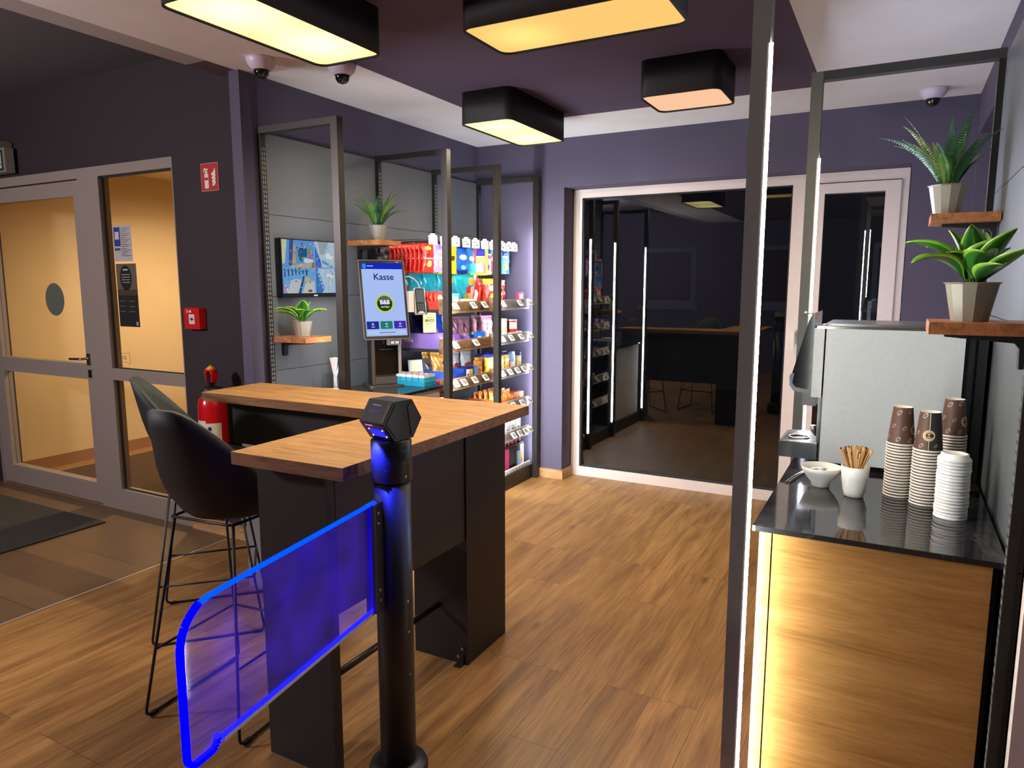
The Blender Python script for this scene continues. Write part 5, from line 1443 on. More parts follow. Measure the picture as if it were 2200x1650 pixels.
# ---- hooks with hanging packs
hr = tag(box('hook_rail', -3.095, -3.075, 3.88, 5.11, 1.855, 1.875, M_black), 'black rail carrying the display hooks above the snack shelves', 'rail')
HY = [3.953, 4.09, 4.228, 4.368, 4.495, 4.627, 4.751, 4.885, 5.005, 5.085]
which = ['first', 'second', 'third', 'fourth', 'fifth', 'sixth', 'seventh', 'eighth', 'ninth', 'last']
for i, yy in enumerate(HY):
    t = thing('display_hook', 'black display hook with a white price tag, %s from the left in the row' % which[i], 'hook', (-3.075, yy, 1.865), 0, 'display hooks with white price tags')
    bm = bmesh.new(); tube(bm, [(0.0, 0, 0), (0.325, 0, 0.0), (0.335, 0, 0.012)], 0.0028, 6); obj('prong', bm, M_black, t)
    bm = bmesh.new(); tube(bm, [(0.0, 0, 0.016), (0.335, 0, 0.016)], 0.0022, 6); obj('tag_wire', bm, M_black, t)
    bm = bmesh.new(); prism(bm, rrect(0.062, 0.060, 0.004), -0.006, 0.0, 0, basis((0.345, 0, 0.010), (0.5, 0.87, 0), (-0.09, 0.05, 1))); prism(bm, rrect(0.032, 0.012, 0.003, cx=0, cy=0.036), -0.005, -0.001, 0, basis((0.345, 0, 0.010), (0.5, 0.87, 0), (-0.09, 0.05, 1)))
    tg_ = obj('price_tag', bm, M_tag, t)
    art('display', [(rect(-0.022, -0.022, 0.022, 0.020), (178, 178, 166)), (rect(-0.018, 0.010, 0.012, 0.014), (90, 90, 84)), (rect(0.0, -0.014, 0.018, -0.003), (90, 90, 84)), (rect(-0.018, 0.002, 0.002, 0.005), (110, 110, 104)), (rect(-0.018, -0.016, -0.008, -0.011), (110, 110, 104))], basis((0.3453, 0, 0.010), (0.5, 0.87, 0), (-0.09, 0.05, 1)), tg_)

def hang(i, w, h, d, cols, colf, n, dx, what, cat='snack pack', sd=1, rz=-0.25, y=None, letters=None):
    me = bag_mesh('hanging_pack', w, h, d, colf, cols, seedv=sd, wrinkle=0.002)
    yy = HY[i] if y is None else y
    obs = row('snack_pack', me, what + ', foremost on its hook', what + ', behind the foremost one on its hook', cat, what + 's', -2.775, yy, 1.852 - h, n, dx, rz, 0.0, 0.002)
    if letters:
        for o in obs[:1]: words(o, letters[0], letters[1], letters[2], 0, h*letters[3], d*0.5 + 0.001)
    return obs
hang(0, 0.100, 0.190, 0.026, [(214, 34, 24), (236, 176, 40), (250, 120, 60), (120, 16, 14), (236, 226, 214)], lambda u, v, s: 1 if ell(u, v, 0, 0.84, 0.55, 0.07) else (4 if 0.47 < v < 0.51 and abs(u) < 0.7 else (2 if ell(u, v, 0.1, 0.30, 0.45, 0.12) else (3 if ell(u, v, 0, 0.62, 0.4, 0.06) else 0))), 9, 0.034, 'red sweets pack with a yellow crest', sd=2)
hang(1, 0.110, 0.185, 0.026, [(150, 108, 200), (236, 226, 244), (206, 140, 96), (190, 160, 214)], lambda u, v, s: 1 if ell(u, v, 0.15, 0.74, 0.5, 0.045) else (2 if ell(u, v, 0.25, 0.30, 0.55, 0.13) else (3 if 0.46 < v < 0.55 else 0)), 3, 0.04, 'lilac chocolate pack', sd=3, letters=('Milka', 0.030, (244, 240, 250), 0.74))
hang(2, 0.115, 0.195, 0.026, [(238, 186, 24), (60, 46, 20), (246, 214, 110)], lambda u, v, s: 1 if ell(u, v, 0.2, 0.55, 0.35, 0.10) else (2 if ell(u, v, 0.2, 0.55, 0.22, 0.06) else 0), 6, 0.05, 'yellow peanut pack', sd=4)
hang(3, 0.125, 0.190, 0.030, [(26, 92, 196), (236, 232, 220), (120, 190, 236), (16, 50, 140)], lambda u, v, s: 1 if ell(u, v, 0.1, 0.60, 0.6, 0.10) else (2 if ell(u, v, 0.2, 0.22, 0.45, 0.08) else (3 if v < 0.1 or v > 0.92 else 0)), 5, 0.05, 'blue sweets pack', sd=5)
hang(4, 0.115, 0.185, 0.030, [(48, 120, 206), (226, 60, 60), (240, 236, 230), (60, 170, 220)], lambda u, v, s: 1 if u > 0.35 and v > 0.35 else (2 if ell(u, v, -0.1, 0.55, 0.45, 0.09) else (3 if v < 0.35 else 0)), 2, 0.05, 'blue and red sweets pack', sd=6)
hang(5, 0.165, 0.200, 0.022, [(126, 190, 44), (34, 36, 120), (246, 222, 60), (226, 84, 90), (236, 150, 140), (240, 240, 236)], lambda u, v, s: 1 if abs(u) < 0.62 and v > 0.70 else (5 if abs(u) < 0.6 and 0.66 < v < 0.70 else (2 if abs(u) < 0.75 and 0.50 < v < 0.64 else (4 if abs(u) < 0.35 and 0.12 < v < 0.44 else (3 if abs(u) < 0.72 and 0.08 < v < 0.47 else 0)))), 4, 0.03, 'large green gummy pack with a navy head', sd=7, rz=-0.45, y=4.615)
hang(6, 0.085, 0.195, 0.022, [(196, 190, 180), (30, 50, 110), (226, 70, 110), (70, 170, 180), (110, 60, 44)], lambda u, v, s: 1 if v > 0.80 else (2 if 0.62 < v < 0.76 else (3 if ell(u, v, -0.2, 0.55, 0.4, 0.2) else (4 if ell(u, v, 0.1, 0.28, 0.4, 0.14) else 0))), 2, 0.03, 'narrow speckled sweets pack', sd=8, y=4.735)
hang(7, 0.090, 0.190, 0.026, [(232, 90, 130), (90, 190, 200), (244, 240, 236), (90, 130, 60)], lambda u, v, s: 2 if ell(u, v, 0, 0.62, 0.6, 0.12) else (1 if v > 0.78 else (3 if v < 0.18 else 0)), 2, 0.04, 'pink and turquoise sweets pack', sd=9)
hang(8, 0.115, 0.185, 0.028, [(56, 150, 226), (30, 30, 130), (244, 240, 244), (236, 110, 170), (230, 140, 70)], lambda u, v, s: 1 if abs(u) < 0.6 and v > 0.74 else (2 if abs(u) < 0.55 and 0.66 < v < 0.74 else (3 if ell(u, v, 0, 0.54, 0.5, 0.06) else (4 if ell(u, v, 0.1, 0.28, 0.6, 0.13) else 0))), 1, 0.04, 'light blue gummy pack with a navy head', sd=10)

# ---- bags standing on the shelves
zsurf = [z - 0.0175 for z in zs]
teal = bag_mesh('teal_bag', 0.185, 0.245, 0.046, lambda u, v, s: 1 if ell(u, v, 0.55, 0.82, 0.3, 0.10) else (2 if ell(u, v, 0.35, 0.58, 0.20, 0.12) else (3 if ell(u, v, 0.40, 0.36, 0.38, 0.13) else (4 if u > 0.80 or ell(u, v, 0.75, 0.5, 0.2, 0.2) else 0))), [(24, 142, 156), (232, 140, 40), (196, 40, 40), (236, 184, 84), (226, 222, 208)], wrinkle=0.007, seedv=21)
TB = [(-3.04, 4.00, 0), (-2.985, 4.10, 0.0), (-2.93, 4.19, 0.0), (-2.872, 4.285, -0.05), (-2.79, 4.375, -0.25)]
tl = ['teal crisps bag at the far left end of the top shelf', 'second teal crisps bag from the left on the top shelf', 'middle one of the five teal crisps bags', 'fourth teal crisps bag from the left, beside the foremost one', 'foremost teal crisps bag, leaning forward over the shelf edge']
for k, (x, y, rz) in enumerate(TB): put('crisps_bag', teal, tl[k], 'crisps', 'teal crisps bags on the top shelf', (x + 0.0, y, zsurf[0] + 0.004), rz - 0.3, R(12) if k < 4 else R(20))
redb = lambda sd, cols, f, w=0.16, h=0.21, d=0.07: bag_mesh('snack_bag', w, h, d, f, cols, wrinkle=0.006, seedv=sd)
def single(name, me, label, cat, x, y, z, rz=-0.25, tilt=0.0, group=None, letters=None, d=0.07):
    o = put(name, me, label, cat, group, (x, y, z), rz, tilt)
    if letters: words(o, letters[0], letters[1], letters[2], letters[3], letters[4], d*0.5 + 0.001)
    return o
F0 = lambda u, v, s: 0
single('snack_bag', redb(22, [(206, 30, 26), (230, 200, 190)], lambda u, v, s: 1 if ell(u, v, 0.3, 0.3, 0.25, 0.2) else 0, 0.17, 0.25), 'plain red crisps bag at the left end of the far bay, top shelf', 'crisps', -2.86, 4.63, zsurf[0] + 0.002)
b = redb(23, [(210, 44, 30), (240, 150, 40), (236, 226, 214), (236, 190, 60)], lambda u, v, s: 2 if ell(u, v, 0, 0.66, 0.5, 0.10) else (3 if ell(u, v, 0, 0.36, 0.35, 0.12) else (1 if v > 0.8 else 0)), 0.13)
row('snack_bag', b, 'red and yellow snack bag with a white band, top shelf of the far bay', 'red and yellow snack bag behind its twin on the top shelf of the far bay', 'crisps', 'red and yellow snack bags', -2.76, 4.735, zsurf[0] + 0.001, 2, 0.08, -0.3)
b = redb(24, [(226, 96, 26), (30, 28, 26), (240, 170, 50), (236, 230, 224)], lambda u, v, s: 1 if ell(u, v, 0.1, 0.62, 0.5, 0.07) else (3 if ell(u, v, 0.2, 0.48, 0.45, 0.06) else (2 if v < 0.3 and u > -0.3 else 0)), 0.13, 0.20)
row('snack_bag', b, 'orange snack bag with a dark emblem, top shelf of the far bay', 'orange snack bag behind its twin on the top shelf of the far bay', 'crisps', 'orange snack bags', -2.76, 4.845, zsurf[0] + 0.001, 2, 0.08, -0.3)
b = redb(25, [(214, 28, 24), (244, 230, 226), (150, 14, 16)], lambda u, v, s: 1 if (v > 0.8 and u > 0.0) else (2 if ell(u, v, -0.4, 0.4, 0.2, 0.3) else 0), 0.165, 0.20)
o = single('snack_bag', b, 'bright red crisps bag lettered Do, right end of the top shelf', 'crisps', -2.82, 4.965, zsurf[0] + 0.001, -0.35, 0, None, ('Do', 0.055, (246, 240, 236), 0.02, 0.105))
def pbox(name, label, cat, x, y, z, w, h, d, col, items=(), rz=0.0, group=None, rough=0.4, tilt=0.0):
    bm = bmesh.new(); bx(bm, -d/2, d/2, -w/2, w/2, 0, h)
    o = obj(name, bm, mat(col, rough), bevel=0.0012, seg=1)
    o.location = (x, y, z); o.rotation_euler = (0, tilt, rz); tag(o, label, cat, group)
    if items: art('print', items, basis((d/2 + 0.0003, 0, 0), (0, 1, 0), (0, 0, 1)), o)
    return o
pbox('sweets_box', 'small pink sweets box at the right end of the top shelf', 'box', -2.66, 5.055, zsurf[0] + 0.001, 0.06, 0.105, 0.02, (226, 60, 90), [(rect(-0.018, 0.055, 0.018, 0.09), (246, 236, 236)), (rect(-0.024, 0.01, 0.024, 0.04), (240, 160, 60))], -0.3)
def tray(name, label, x, y, z, w, h, d, col, inner=None, rz=0.0, group=None):
    bm = bmesh.new(); t_ = 0.003
    bx(bm, -d/2, d/2, -w/2, w/2, 0, t_)
    bx(bm, -d/2, d/2, -w/2, -w/2 + t_, t_, h); bx(bm, -d/2, d/2, w/2 - t_, w/2, t_, h)
    bx(bm, -d/2, -d/2 + t_, -w/2 + t_, w/2 - t_, t_, h); bx(bm, d/2 - t_, d/2, -w/2 + t_, w/2 - t_, t_, h*0.75)
    o = obj(name, bm, mat(col, 0.5)); o.location = (x, y, z); o.rotation_euler = (0, 0, rz)
    return tag(o, label, 'tray', group)
# top shelf left: tray of red packets
Z = zsurf[0] + 0.001
tray('display_tray', 'red display tray of chocolate packets at the left end of the top shelf', -2.83, 3.955, Z, 0.125, 0.06, 0.33, (206, 60, 44))
me = bag_mesh('packet', 0.105, 0.115, 0.018, lambda u, v, s: 1 if ell(u, v, 0, 0.62, 0.6, 0.2) else (2 if v < 0.3 else 0), [(206, 40, 32), (238, 190, 120), (226, 110, 50)], seedv=31, wrinkle=0.001)
row('chocolate_packet', me, 'red and gold chocolate packet at the front of the red tray', 'red and gold chocolate packet standing in the red tray behind the first', 'packet', 'packets in the red tray', -2.69, 3.955, Z + 0.004, 9, 0.030, 0, 0, 0.001)
pbox('sweets_box', 'pink box standing behind the light blue one on the top shelf', 'box', -2.70, 4.055, Z, 0.06, 0.10, 0.03, (226, 90, 120), (), -0.1)
pbox('sweets_box', 'light blue sweets box on the top shelf of the nearer bay', 'box', -2.66, 4.095, Z, 0.07, 0.105, 0.02, (96, 178, 222), [(rect(-0.02, 0.04, 0.022, 0.085), (236, 232, 224)), (rect(-0.03, 0.01, 0.03, 0.02), (226, 190, 120))], -0.2)
tray('display_tray', 'empty pale cardboard tray in the middle of the top shelf', -2.70, 4.25, Z, 0.17, 0.065, 0.12, (214, 200, 176))
# second shelf
Z = zsurf[1] + 0.001
t_ = tray('display_tray', 'lilac display box lettered Milka at the left end of the second shelf', -2.83, 3.965, Z, 0.13, 0.10, 0.36, (146, 116, 196))
text('Milka', 0.040, mat((240, 236, 248), 0.4), basis((-0.08, -0.0655, 0.055), (1, 0, 0), (0, 0, 1)), t_, 'lettering', bold=0.0006)
text('Milka', 0.040, mat((240, 236, 248), 0.4), basis((0.1805, 0.0, 0.04), (0, 1, 0), (0, 0, 1)), t_, 'lettering', bold=0.0006)
me_ = bpy.data.meshes.new('bar'); bm = bmesh.new(); bx(bm, -0.006, 0.006, -0.05, 0.05, 0, 0.085); bm.to_mesh(me_); bm.free(); me_.materials.append(mat((120, 88, 170), 0.35))
row('chocolate_bar', me_, 'purple chocolate bar at the front of the lilac display box', 'purple chocolate bar in the lilac display box', 'chocolate', 'bars in the lilac display box', -2.69, 3.965, Z + 0.004, 9, 0.034, 0, 0, 0.0005)
cd = pbox('card_sign', 'pale yellow card sign at the left end of the second shelf', 'sign', -2.78, 3.968, Z + 0.105, 0.105, 0.165, 0.003, (206, 200, 130), [(rect(-0.035, 0.130, 0.035, 0.152), (196, 198, 200)), (rect(-0.025, 0.098, 0.025, 0.102), (110, 106, 70)), (rect(-0.035, 0.056, 0.030, 0.061), (120, 116, 80)), (rect(-0.012, 0.018, 0.012, 0.022), (130, 124, 90))], -0.35)
text('BREZZI', 0.024, mat((40, 38, 24), 0.5), basis((0.0024, 0, 0.080), (0, 1, 0), (0, 0, 1)), cd, 'lettering', bold=0.0008)
text('Rausch', 0.013, mat((60, 62, 80), 0.5), basis((0.0026, 0, 0.141), (0, 1, 0), (0, 0, 1)), cd, 'lettering')
tb_ = tray('display_tray', 'purple chocolate tray in the middle of the second shelf', -2.72, 4.145, Z, 0.20, 0.070, 0.18, (106, 74, 140))
text('Milka', 0.034, mat((236, 230, 244), 0.4), basis((0.0905, 0.04, 0.030), (0, 1, 0), (0, 0, 1)), tb_, 'lettering', bold=0.0006)
row('chocolate_bar', me_, 'purple chocolate bar at the front of the purple tray', 'purple chocolate bar lying in the purple tray', 'chocolate', 'bars in the purple tray', -2.655, 4.10, Z + 0.004, 5, 0.033, 0, 0, 0.0005)
me = bag_mesh('chocolate_bag', 0.16, 0.20, 0.045, lambda u, v, s: 1 if ell(u, v, -0.4, 0.86, 0.4, 0.07) else (2 if ell(u, v, -0.1, 0.52, 0.28, 0.07) or ell(u, v, -0.3, 0.62, 0.2, 0.05) else (3 if ell(u, v, 0.1, 0.28, 0.22, 0.13) else (4 if v < 0.12 and u > 0 else 0))), [(30, 70, 190), (210, 160, 110), (206, 190, 160), (236, 140, 110), (236, 200, 190)], seedv=41)
row('chocolate_bag', me, 'large royal blue chocolate bag leaning on the second shelf', 'large royal blue chocolate bag behind the leaning one', 'chocolate', 'royal blue chocolate bags', -2.85, 4.13, Z + 0.03, 2, 0.08, -0.5, R(-14))
me = bag_mesh('snack_bag', 0.05, 0.19, 0.03, lambda u, v, s: 1 if u > 0.2 else (2 if v > 0.7 else 0), [(230, 196, 60), (206, 60, 60), (224, 220, 214)], seedv=42)
row('snack_bar', me, 'tall yellow and red bar beside the blue chocolate bag', 'tall yellow and red bar behind its twin', 'chocolate', 'yellow and red bars on the second shelf', -2.84, 4.235, Z + 0.03, 2, 0.04, -0.4, R(-10))
me = bag_mesh('foil_bag', 0.105, 0.195, 0.07, lambda u, v, s: 1 if v < 0.36 else (2 if ell(u, v, -0.3, 0.6, 0.2, 0.15) else 0), [(176, 122, 140), (206, 204, 196), (104, 54, 66)], seedv=43, wrinkle=0.007)
for k, (x, y, l) in enumerate(((-2.84, 4.33, 'rosy metallic bag with a grey foot, left one of the pair'), (-2.80, 4.425, 'rosy metallic bag with a grey foot, right one of the pair'))):
    put('foil_bag', me, l + ' on the second shelf', 'snack bag', 'rosy metallic bags on the second shelf', (x, y, Z), -0.4)
tray('display_tray', 'dark blue display tray in front of the rosy bags', -2.74, 4.355, Z, 0.20, 0.065, 0.10, (34, 62, 150))
pbox('snack_box', 'bright blue small pack at the edge of the second shelf', 'box', -2.645, 4.40, Z + 0.03, 0.08, 0.06, 0.03, (30, 120, 226), [(rect(-0.03, 0.005, 0.0, 0.03), (240, 240, 240))], -0.3)
pbox('snack_box', 'white and blue pack hanging over the edge beside the blue pack', 'box', -2.632, 4.452, Z - 0.02, 0.03, 0.10, 0.012, (226, 228, 230), [(rect(-0.014, 0.012, 0.014, 0.035), (40, 130, 210))], -0.1)
row('foil_bag', me, 'rosy metallic bag at the left end of the far bay, second shelf', 'rosy metallic bag behind its twin in the far bay', 'snack bag', 'rosy metallic bags in the far bay', -2.73, 4.64, Z, 2, 0.09, -0.35)
def tin(name, label, x, y, z, r, h, col, band=None, group=None):
    t = thing(name, label, 'tin', (x, y, z), 0, group)
    bm = bmesh.new(); lathe(bm, [(r*0.97, 0), (r, 0.003), (r, h - 0.004), (r*0.97, h)], 28); obj('tin_body', bm, mat(col, 0.3, coat=0.3), t)
    bm = bmesh.new(); lathe(bm, [(r*1.01, h - 0.010), (r*1.01, h + 0.001)], 28); obj('rim', bm, mat((222, 214, 200), 0.3, metal=0.4), t)
    if band: curved_label('label_patch', r*1.008, -75, 5, h*0.22, h*0.78, mat(band, 0.4), t, 10)
    return t
tin('tin', 'yellow tin with a white dog-like print, lower one of the pair, second shelf', -2.68, 4.80, Z, 0.036, 0.085, (226, 190, 90), (240, 234, 226), 'yellow tins stacked on the second shelf')
tin('tin', 'yellow tin with a white label, on top of the other yellow tin', -2.68, 4.80, Z + 0.087, 0.036, 0.080, (230, 200, 110), (240, 234, 226), 'yellow tins stacked on the second shelf')
pbox('snack_box', 'green and white box under the red tin', 'box', -2.675, 4.905, Z, 0.085, 0.055, 0.07, (228, 226, 214), [(rect(-0.042, 0.0, 0.012, 0.05), (70, 140, 60)), (circ(0.012, -0.01, 0.012, 12), (20, 20, 20))], -0.1)
pbox('snack_box', 'small white and red box at the right end of the second shelf', 'box', -2.665, 5.00, Z, 0.075, 0.060, 0.06, (232, 226, 214), [(rect(-0.03, 0.02, 0.0, 0.055), (206, 40, 40)), (rect(0.0, 0.0, 0.03, 0.03), (236, 170, 60))], -0.1)
tin('tin', 'red tin standing on the small boxes of the second shelf', -2.69, 4.955, Z + 0.062, 0.050, 0.092, (190, 34, 40), (226, 206, 196))
# third shelf
Z = zsurf[2] + 0.001
me = bag_mesh('dark_bag', 0.10, 0.17, 0.06, lambda u, v, s: 1 if ell(u, v, 0.0, 0.75, 0.6, 0.08) else 0, [(92, 92, 96), (70, 40, 44)], seedv=51)
for k, y in enumerate((3.99, 4.09)): put('snack_bag', me, ('left' if k == 0 else 'right') + ' one of the two dark grey bags on the third shelf', 'snack bag', 'dark grey bags on the third shelf', (-2.90, y, Z), -0.3)
me = bag_mesh('pretzel_bag', 0.145, 0.20, 0.06, lambda u, v, s: 1 if (math.sin(u*9 + v*13)*math.sin(v*17 - u*7) > 0.25) else (2 if ell(u, v, 0.5, 0.62, 0.35, 0.10) else 0), [(236, 160, 48), (250, 214, 140), (80, 70, 150)], seedv=52)
row('snack_bag', me, 'orange pretzel-print bag on the third shelf of the nearer bay', 'orange pretzel-print bag behind its twin, third shelf', 'snack bag', 'orange pretzel-print bags at the back', -2.86, 4.19, Z + 0.01, 2, 0.07, -0.4)
me = bag_mesh('milk_bag', 0.095, 0.19, 0.06, lambda u, v, s: 1 if ell(u, v, 0.1, 0.52, 0.75, 0.08) else 0, [(198, 202, 204), (186, 60, 64)], seedv=53)
for k, y in enumerate((4.32, 4.42)): put('snack_bag', me, ('left' if k == 0 else 'right') + ' one of the two silver bags with red lettering, third shelf', 'snack bag', 'silver bags with red lettering', (-2.82 + 0.04*k, y, Z + 0.01), -0.35)
t_ = tray('display_tray', 'royal blue display box on the third shelf of the nearer bay', -2.78, 4.13, Z, 0.22, 0.095, 0.20, (40, 78, 176))
pbox('snack_box', 'grey strip box before the royal blue display box', 'box', -2.665, 4.11, Z, 0.20, 0.035, 0.02, (126, 128, 122), (), 0)
pbox('snack_box', 'navy, yellow and white pack on the third shelf, right of the blue box', 'box', -2.70, 4.285, Z, 0.07, 0.105, 0.09, (28, 40, 110), [(rect(-0.034, 0.02, 0.0, 0.09), (236, 232, 226)), (rect(0.004, 0.05, 0.033, 0.09), (240, 196, 40)), (rect(0.004, 0.01, 0.033, 0.045), (240, 196, 40)), (circ(0.010, -0.016, 0.05, 10), (60, 50, 50))], -0.2)
pbox('snack_box', 'light blue pack on the third shelf beside the yellow and navy pack', 'box', -2.69, 4.36, Z, 0.045, 0.105, 0.08, (96, 140, 220), (), -0.2)
me2 = bag_mesh('pretzel_bag_small', 0.085, 0.14, 0.05, lambda u, v, s: 1 if (math.sin(u*8 + v*11)*math.sin(v*14 - u*6) > 0.2) else 0, [(232, 140, 60), (248, 204, 130)], seedv=54)
single('snack_bag', me2, 'small orange pretzel-print bag at the right end of the third shelf, nearer bay', 'snack bag', -2.68, 4.425, Z)
tray('display_tray', 'low bright red tray at the left end of the third shelf', -2.80, 4.02, Z + 0.0, 0.0 + 0.20, 0.045, 0.10, (214, 56, 30)).location = (-2.70, 3.995, Z + 0.0)
hc = pbox('card_sign', 'pale blue and cream card sign at the left end of the third shelf', 'sign', -2.86, 3.925, Z + 0.004, 0.105, 0.175, 0.003, (150, 190, 222), [(rect(-0.046, 0.075, 0.05, 0.170), (220, 216, 176)), (rect(-0.03, 0.045, 0.035, 0.055), (80, 120, 170))], -0.5, tilt=R(-10))
text("HERSHEY'S", 0.020, mat((50, 44, 44), 0.5), basis((0.0024, 0, 0.087), (0, 1, 0), (0, 0, 1)), hc, 'lettering', bold=0.0006)
me = bag_mesh('gold_bag', 0.085, 0.165, 0.055, lambda u, v, s: 1 if ell(u, v, 0, 0.35, 0.6, 0.25) and math.sin(30*v + 9*u) > 0 else (2 if v > 0.85 else (3 if ell(u, v, 0.0, 0.62, 0.6, 0.09) else 0)), [(222, 160, 40), (240, 206, 150), (24, 28, 96), (236, 224, 190)], seedv=55)
for k, y in enumerate((4.60, 4.685, 4.77, 4.855)):
    l = ['leftmost', 'second', 'third', 'rightmost'][k]
    row('snack_bag', me, '%s of the four golden snack bags at the front of the third shelf, far bay' % l, 'golden snack bag with a dark blue top in the back row of the third shelf', 'snack bag', 'golden snack bags in the far bay', -2.69, y, Z, 2, 0.09, -0.35)
me = bag_mesh('blue_white_bag', 0.075, 0.16, 0.05, lambda u, v, s: 1 if u > 0.1 else (2 if v < 0.5 else 0), [(110, 160, 226), (238, 236, 236), (236, 180, 160)], seedv=56)
row('snack_bag', me, 'light blue and white bag near the right end of the third shelf', 'light blue and white bag behind its twin on the third shelf', 'snack bag', 'light blue and white bags', -2.68, 4.945, Z, 2, 0.08, -0.35)
jt = thing('snack_jar', 'clear jar of pretzel sticks with dark blue lid, right end of third shelf', 'jar', (-2.68, 5.04, Z))
bm = bmesh.new(); lathe(bm, [(0.034, 0.022), (0.034, 0.125)], 24); obj('sticks', bm, mat((226, 206, 140), 0.5, bump=0.6, bscale=160), jt)
bm = bmesh.new(); lathe(bm, [(0.036, 0.125), (0.036, 0.150), (0.032, 0.153)], 24); obj('lid', bm, mat((24, 26, 110), 0.35), jt)
bm = bmesh.new(); lathe(bm, [(0.0355, 0.0), (0.036, 0.022)], 24); obj('foot', bm, mat((24, 26, 90), 0.35), jt)
# fourth shelf
Z = zsurf[3] + 0.001
single('snack_bag', bag_mesh('white_bag', 0.12, 0.14, 0.05, lambda u, v, s: 1 if ell(u, v, 0.0, 0.6, 0.6, 0.12) else (2 if u < -0.8 or u > 0.8 else 0), [(222, 230, 236), (110, 190, 220), (214, 60, 90)], seedv=61), 'white and light blue snack bag on the fourth shelf, just above the table edge', 'snack bag', -2.76, 4.09, Z + 0.03, -0.3, R(-10))
me = bag_mesh('brown_bag', 0.12, 0.15, 0.05, lambda u, v, s: 1 if v > 0.7 else (2 if math.sin(u*6 + v*8) > 0.5 else 0), [(110, 48, 30), (216, 110, 40), (196, 130, 70)], seedv=62)
for k, y in enumerate((4.12, 4.24, 4.36)):
    row('snack_bag', me, ['left', 'middle', 'right'][k] + ' brown and orange snack bag at the back of the fourth shelf, nearer bay', 'brown and orange snack bag in the rear row of the fourth shelf', 'snack bag', 'brown and orange snack bags', -2.90, y, Z + 0.02, 2, 0.06, -0.2)
pbox('snack_box', 'orange display box across the fourth shelf of the nearer bay', 'box', -2.80, 4.35, Z, 0.22, 0.085, 0.12, (236, 116, 26), (), 0)
pbox('snack_box', 'grey and white speckled box in the middle of the fourth shelf', 'box', -2.70, 4.24, Z, 0.22, 0.070, 0.10, (196, 196, 184), [(circ(0.011, -0.09 + 0.026*k, 0.05 - 0.008*(k % 2), 10), ((70, 70, 66), (226, 226, 220), (120, 130, 110))[k % 3]) for k in range(8)], 0)
me = bag_mesh('red_bag', 0.10, 0.075, 0.04, lambda u, v, s: 1 if ell(u, v, 0, 0.5, 0.5, 0.2) else 0, [(206, 24, 34), (236, 220, 216)], seedv=63)
single('snack_bag', me, 'small red bag at the edge of the fourth shelf', 'snack bag', -2.645, 4.26, Z + 0.02)
me = bag_mesh('violet_bag', 0.11, 0.085, 0.04, lambda u, v, s: 1 if math.sin(9*u + 7*v) > 0.3 else (2 if v < 0.35 else 0), [(228, 226, 232), (150, 110, 200), (120, 190, 110)], seedv=64)
single('snack_bag', me, 'small white, violet and green bag at the right edge of the fourth shelf', 'snack bag', -2.642, 4.39, Z + 0.02)
tray('display_tray', 'long orange and kraft display tray on the fourth shelf of the far bay', -2.75, 4.75, Z, 0.32, 0.09, 0.22, (206, 104, 40))
pbox('snack_box', 'pale kraft strip along the front of the orange tray, fourth shelf', 'box', -2.632, 4.70, Z, 0.20, 0.045, 0.012, (206, 190, 150), ())
me = bag_mesh('orange_packet', 0.055, 0.13, 0.018, lambda u, v, s: 1 if ell(u, v, 0.0, 0.6, 0.5, 0.12) else (2 if v < 0.35 else 0), [(230, 130, 44), (246, 200, 130), (150, 66, 34)], seedv=65)
for k, y in enumerate((4.62, 4.69, 4.76, 4.83, 4.89)):
    row('snack_packet', me, ['leftmost', 'second', 'middle', 'fourth', 'rightmost'][k] + ' orange packet at the front of the long orange tray', 'orange packet in the long orange tray, behind the front row', 'packet', 'orange packets in the long tray', -2.68, y, Z + 0.005, 4, 0.045, 0, 0, 0.002)
pbox('snack_box', 'brown and orange sweets box near the right end of the fourth shelf', 'box', -2.69, 4.97, Z, 0.085, 0.105, 0.09, (150, 70, 40), [(rect(-0.035, 0.06, 0.04, 0.10), (236, 150, 80)), ([(-0.03, 0.09), (0.0, 0.05), (0.03, 0.02), (0.038, 0.03), (0.0, 0.08)], (236, 120, 50))], -0.1)
pbox('snack_box', 'small orange box at the right end of the fourth shelf', 'box', -2.67, 5.055, Z, 0.06, 0.095, 0.05, (232, 130, 60), [(rect(-0.02, 0.05, 0.02, 0.08), (246, 206, 150))], -0.1)
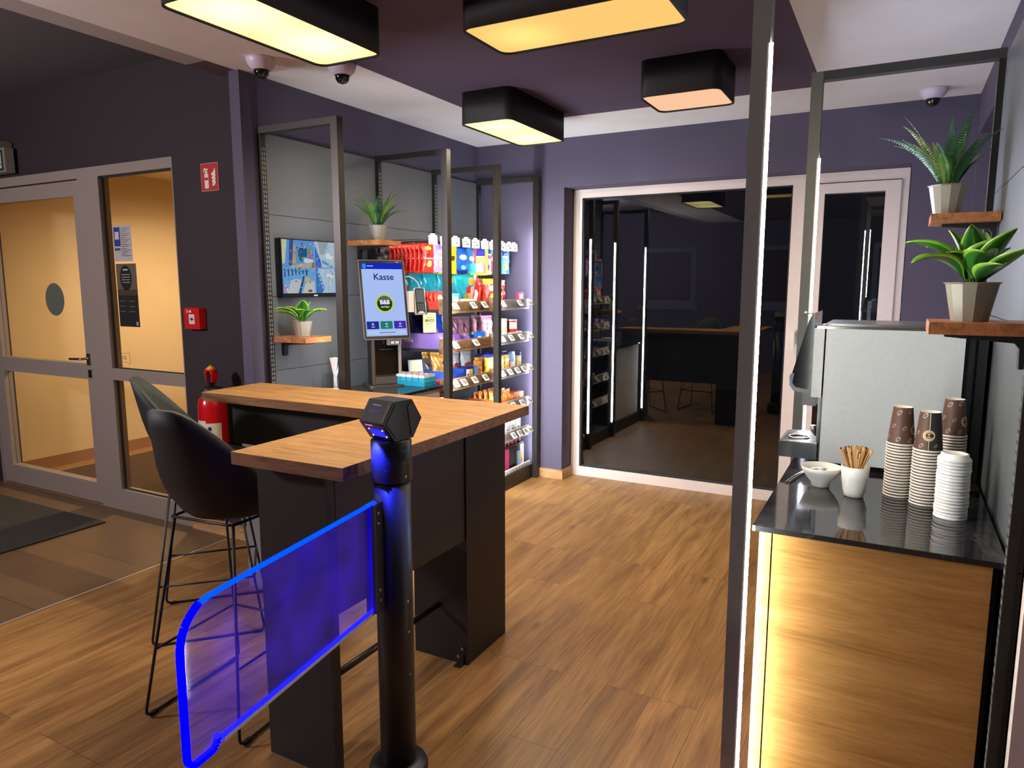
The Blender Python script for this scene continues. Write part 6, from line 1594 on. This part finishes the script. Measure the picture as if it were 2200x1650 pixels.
# fifth shelf
Z = zsurf[4] + 0.001
for k, y in enumerate((4.83, 4.92, 5.01)):
    pbox('medicine_box', ['left', 'middle', 'right'][k] + ' one of the three tall white boxes on the fifth shelf', 'box', -2.68, y, Z, 0.075, 0.13, 0.06, (230, 228, 222), [(rect(-0.02, 0.05, 0.02, 0.06), (110, 110, 110)), (rect(-0.014, 0.075, 0.014, 0.08), (150, 150, 150)), (rect(-0.028, 0.02, 0.02, 0.024), (130, 130, 130))], 0, 'white boxes on the fifth shelf')
# bottom
Z = 0.116
bt_ = box('price_strip', -2.604, -2.590, 4.53, 5.105, 0.100, 0.145, mat((228, 226, 216), 0.4)); tag(bt_, 'white price strip along the bottom shelf of the far bay', 'rail')
art('marks', [(rect(0.01 + 0.05*k, 0.01, 0.03 + 0.05*k, 0.032), (150, 150, 140)) for k in range(11)], basis((-2.5895, 4.54, 0.10), (0, 1, 0), (0, 0, 1)), bt_)
cols_ = [((150, 40, 80), 'dark red'), ((30, 32, 36), 'black'), ((26, 28, 30), 'glossy black'), ((130, 176, 190), 'pale blue'), ((226, 214, 214), 'white and flame-coloured')]
for k, ((c_), y) in enumerate(zip(cols_, (4.80, 4.865, 4.925, 4.985, 5.05))):
    t = thing('boxed_bottle', '%s upright pack with a red tab on the bottom shelf' % c_[1], 'pack', (-2.66, y, Z), -0.2, 'upright packs on the bottom shelf')
    box('carton', -0.022, 0.022, -0.027, 0.027, 0.0, 0.175, mat(c_[0], 0.25), t, bevel=0.002)
    box('top_clip', -0.02, 0.02, -0.024, 0.024, 0.1755, 0.195, mat((30, 30, 32), 0.4), t)
    box('red_tab', -0.004, 0.004, -0.006, 0.006, 0.1955, 0.225, mat((220, 60, 60), 0.4), t)
    if k == 4: art('flame_print', [([(-0.012, 0.04), (0.0, 0.02), (0.014, 0.05), (0.012, 0.10), (0.002, 0.13), (-0.012, 0.09)], (240, 170, 40)), ([(-0.008, 0.03), (0.0, 0.02), (0.010, 0.04), (0.0, 0.06)], (220, 60, 40))], basis((0.0224, 0, 0), (0, 1, 0), (0, 0, 1)), t)
    if k == 3: art('black_label', [(rect(-0.024, 0.13, 0.024, 0.172), (16, 16, 18))], basis((0.0224, 0, 0), (0, 1, 0), (0, 0, 1)), t)
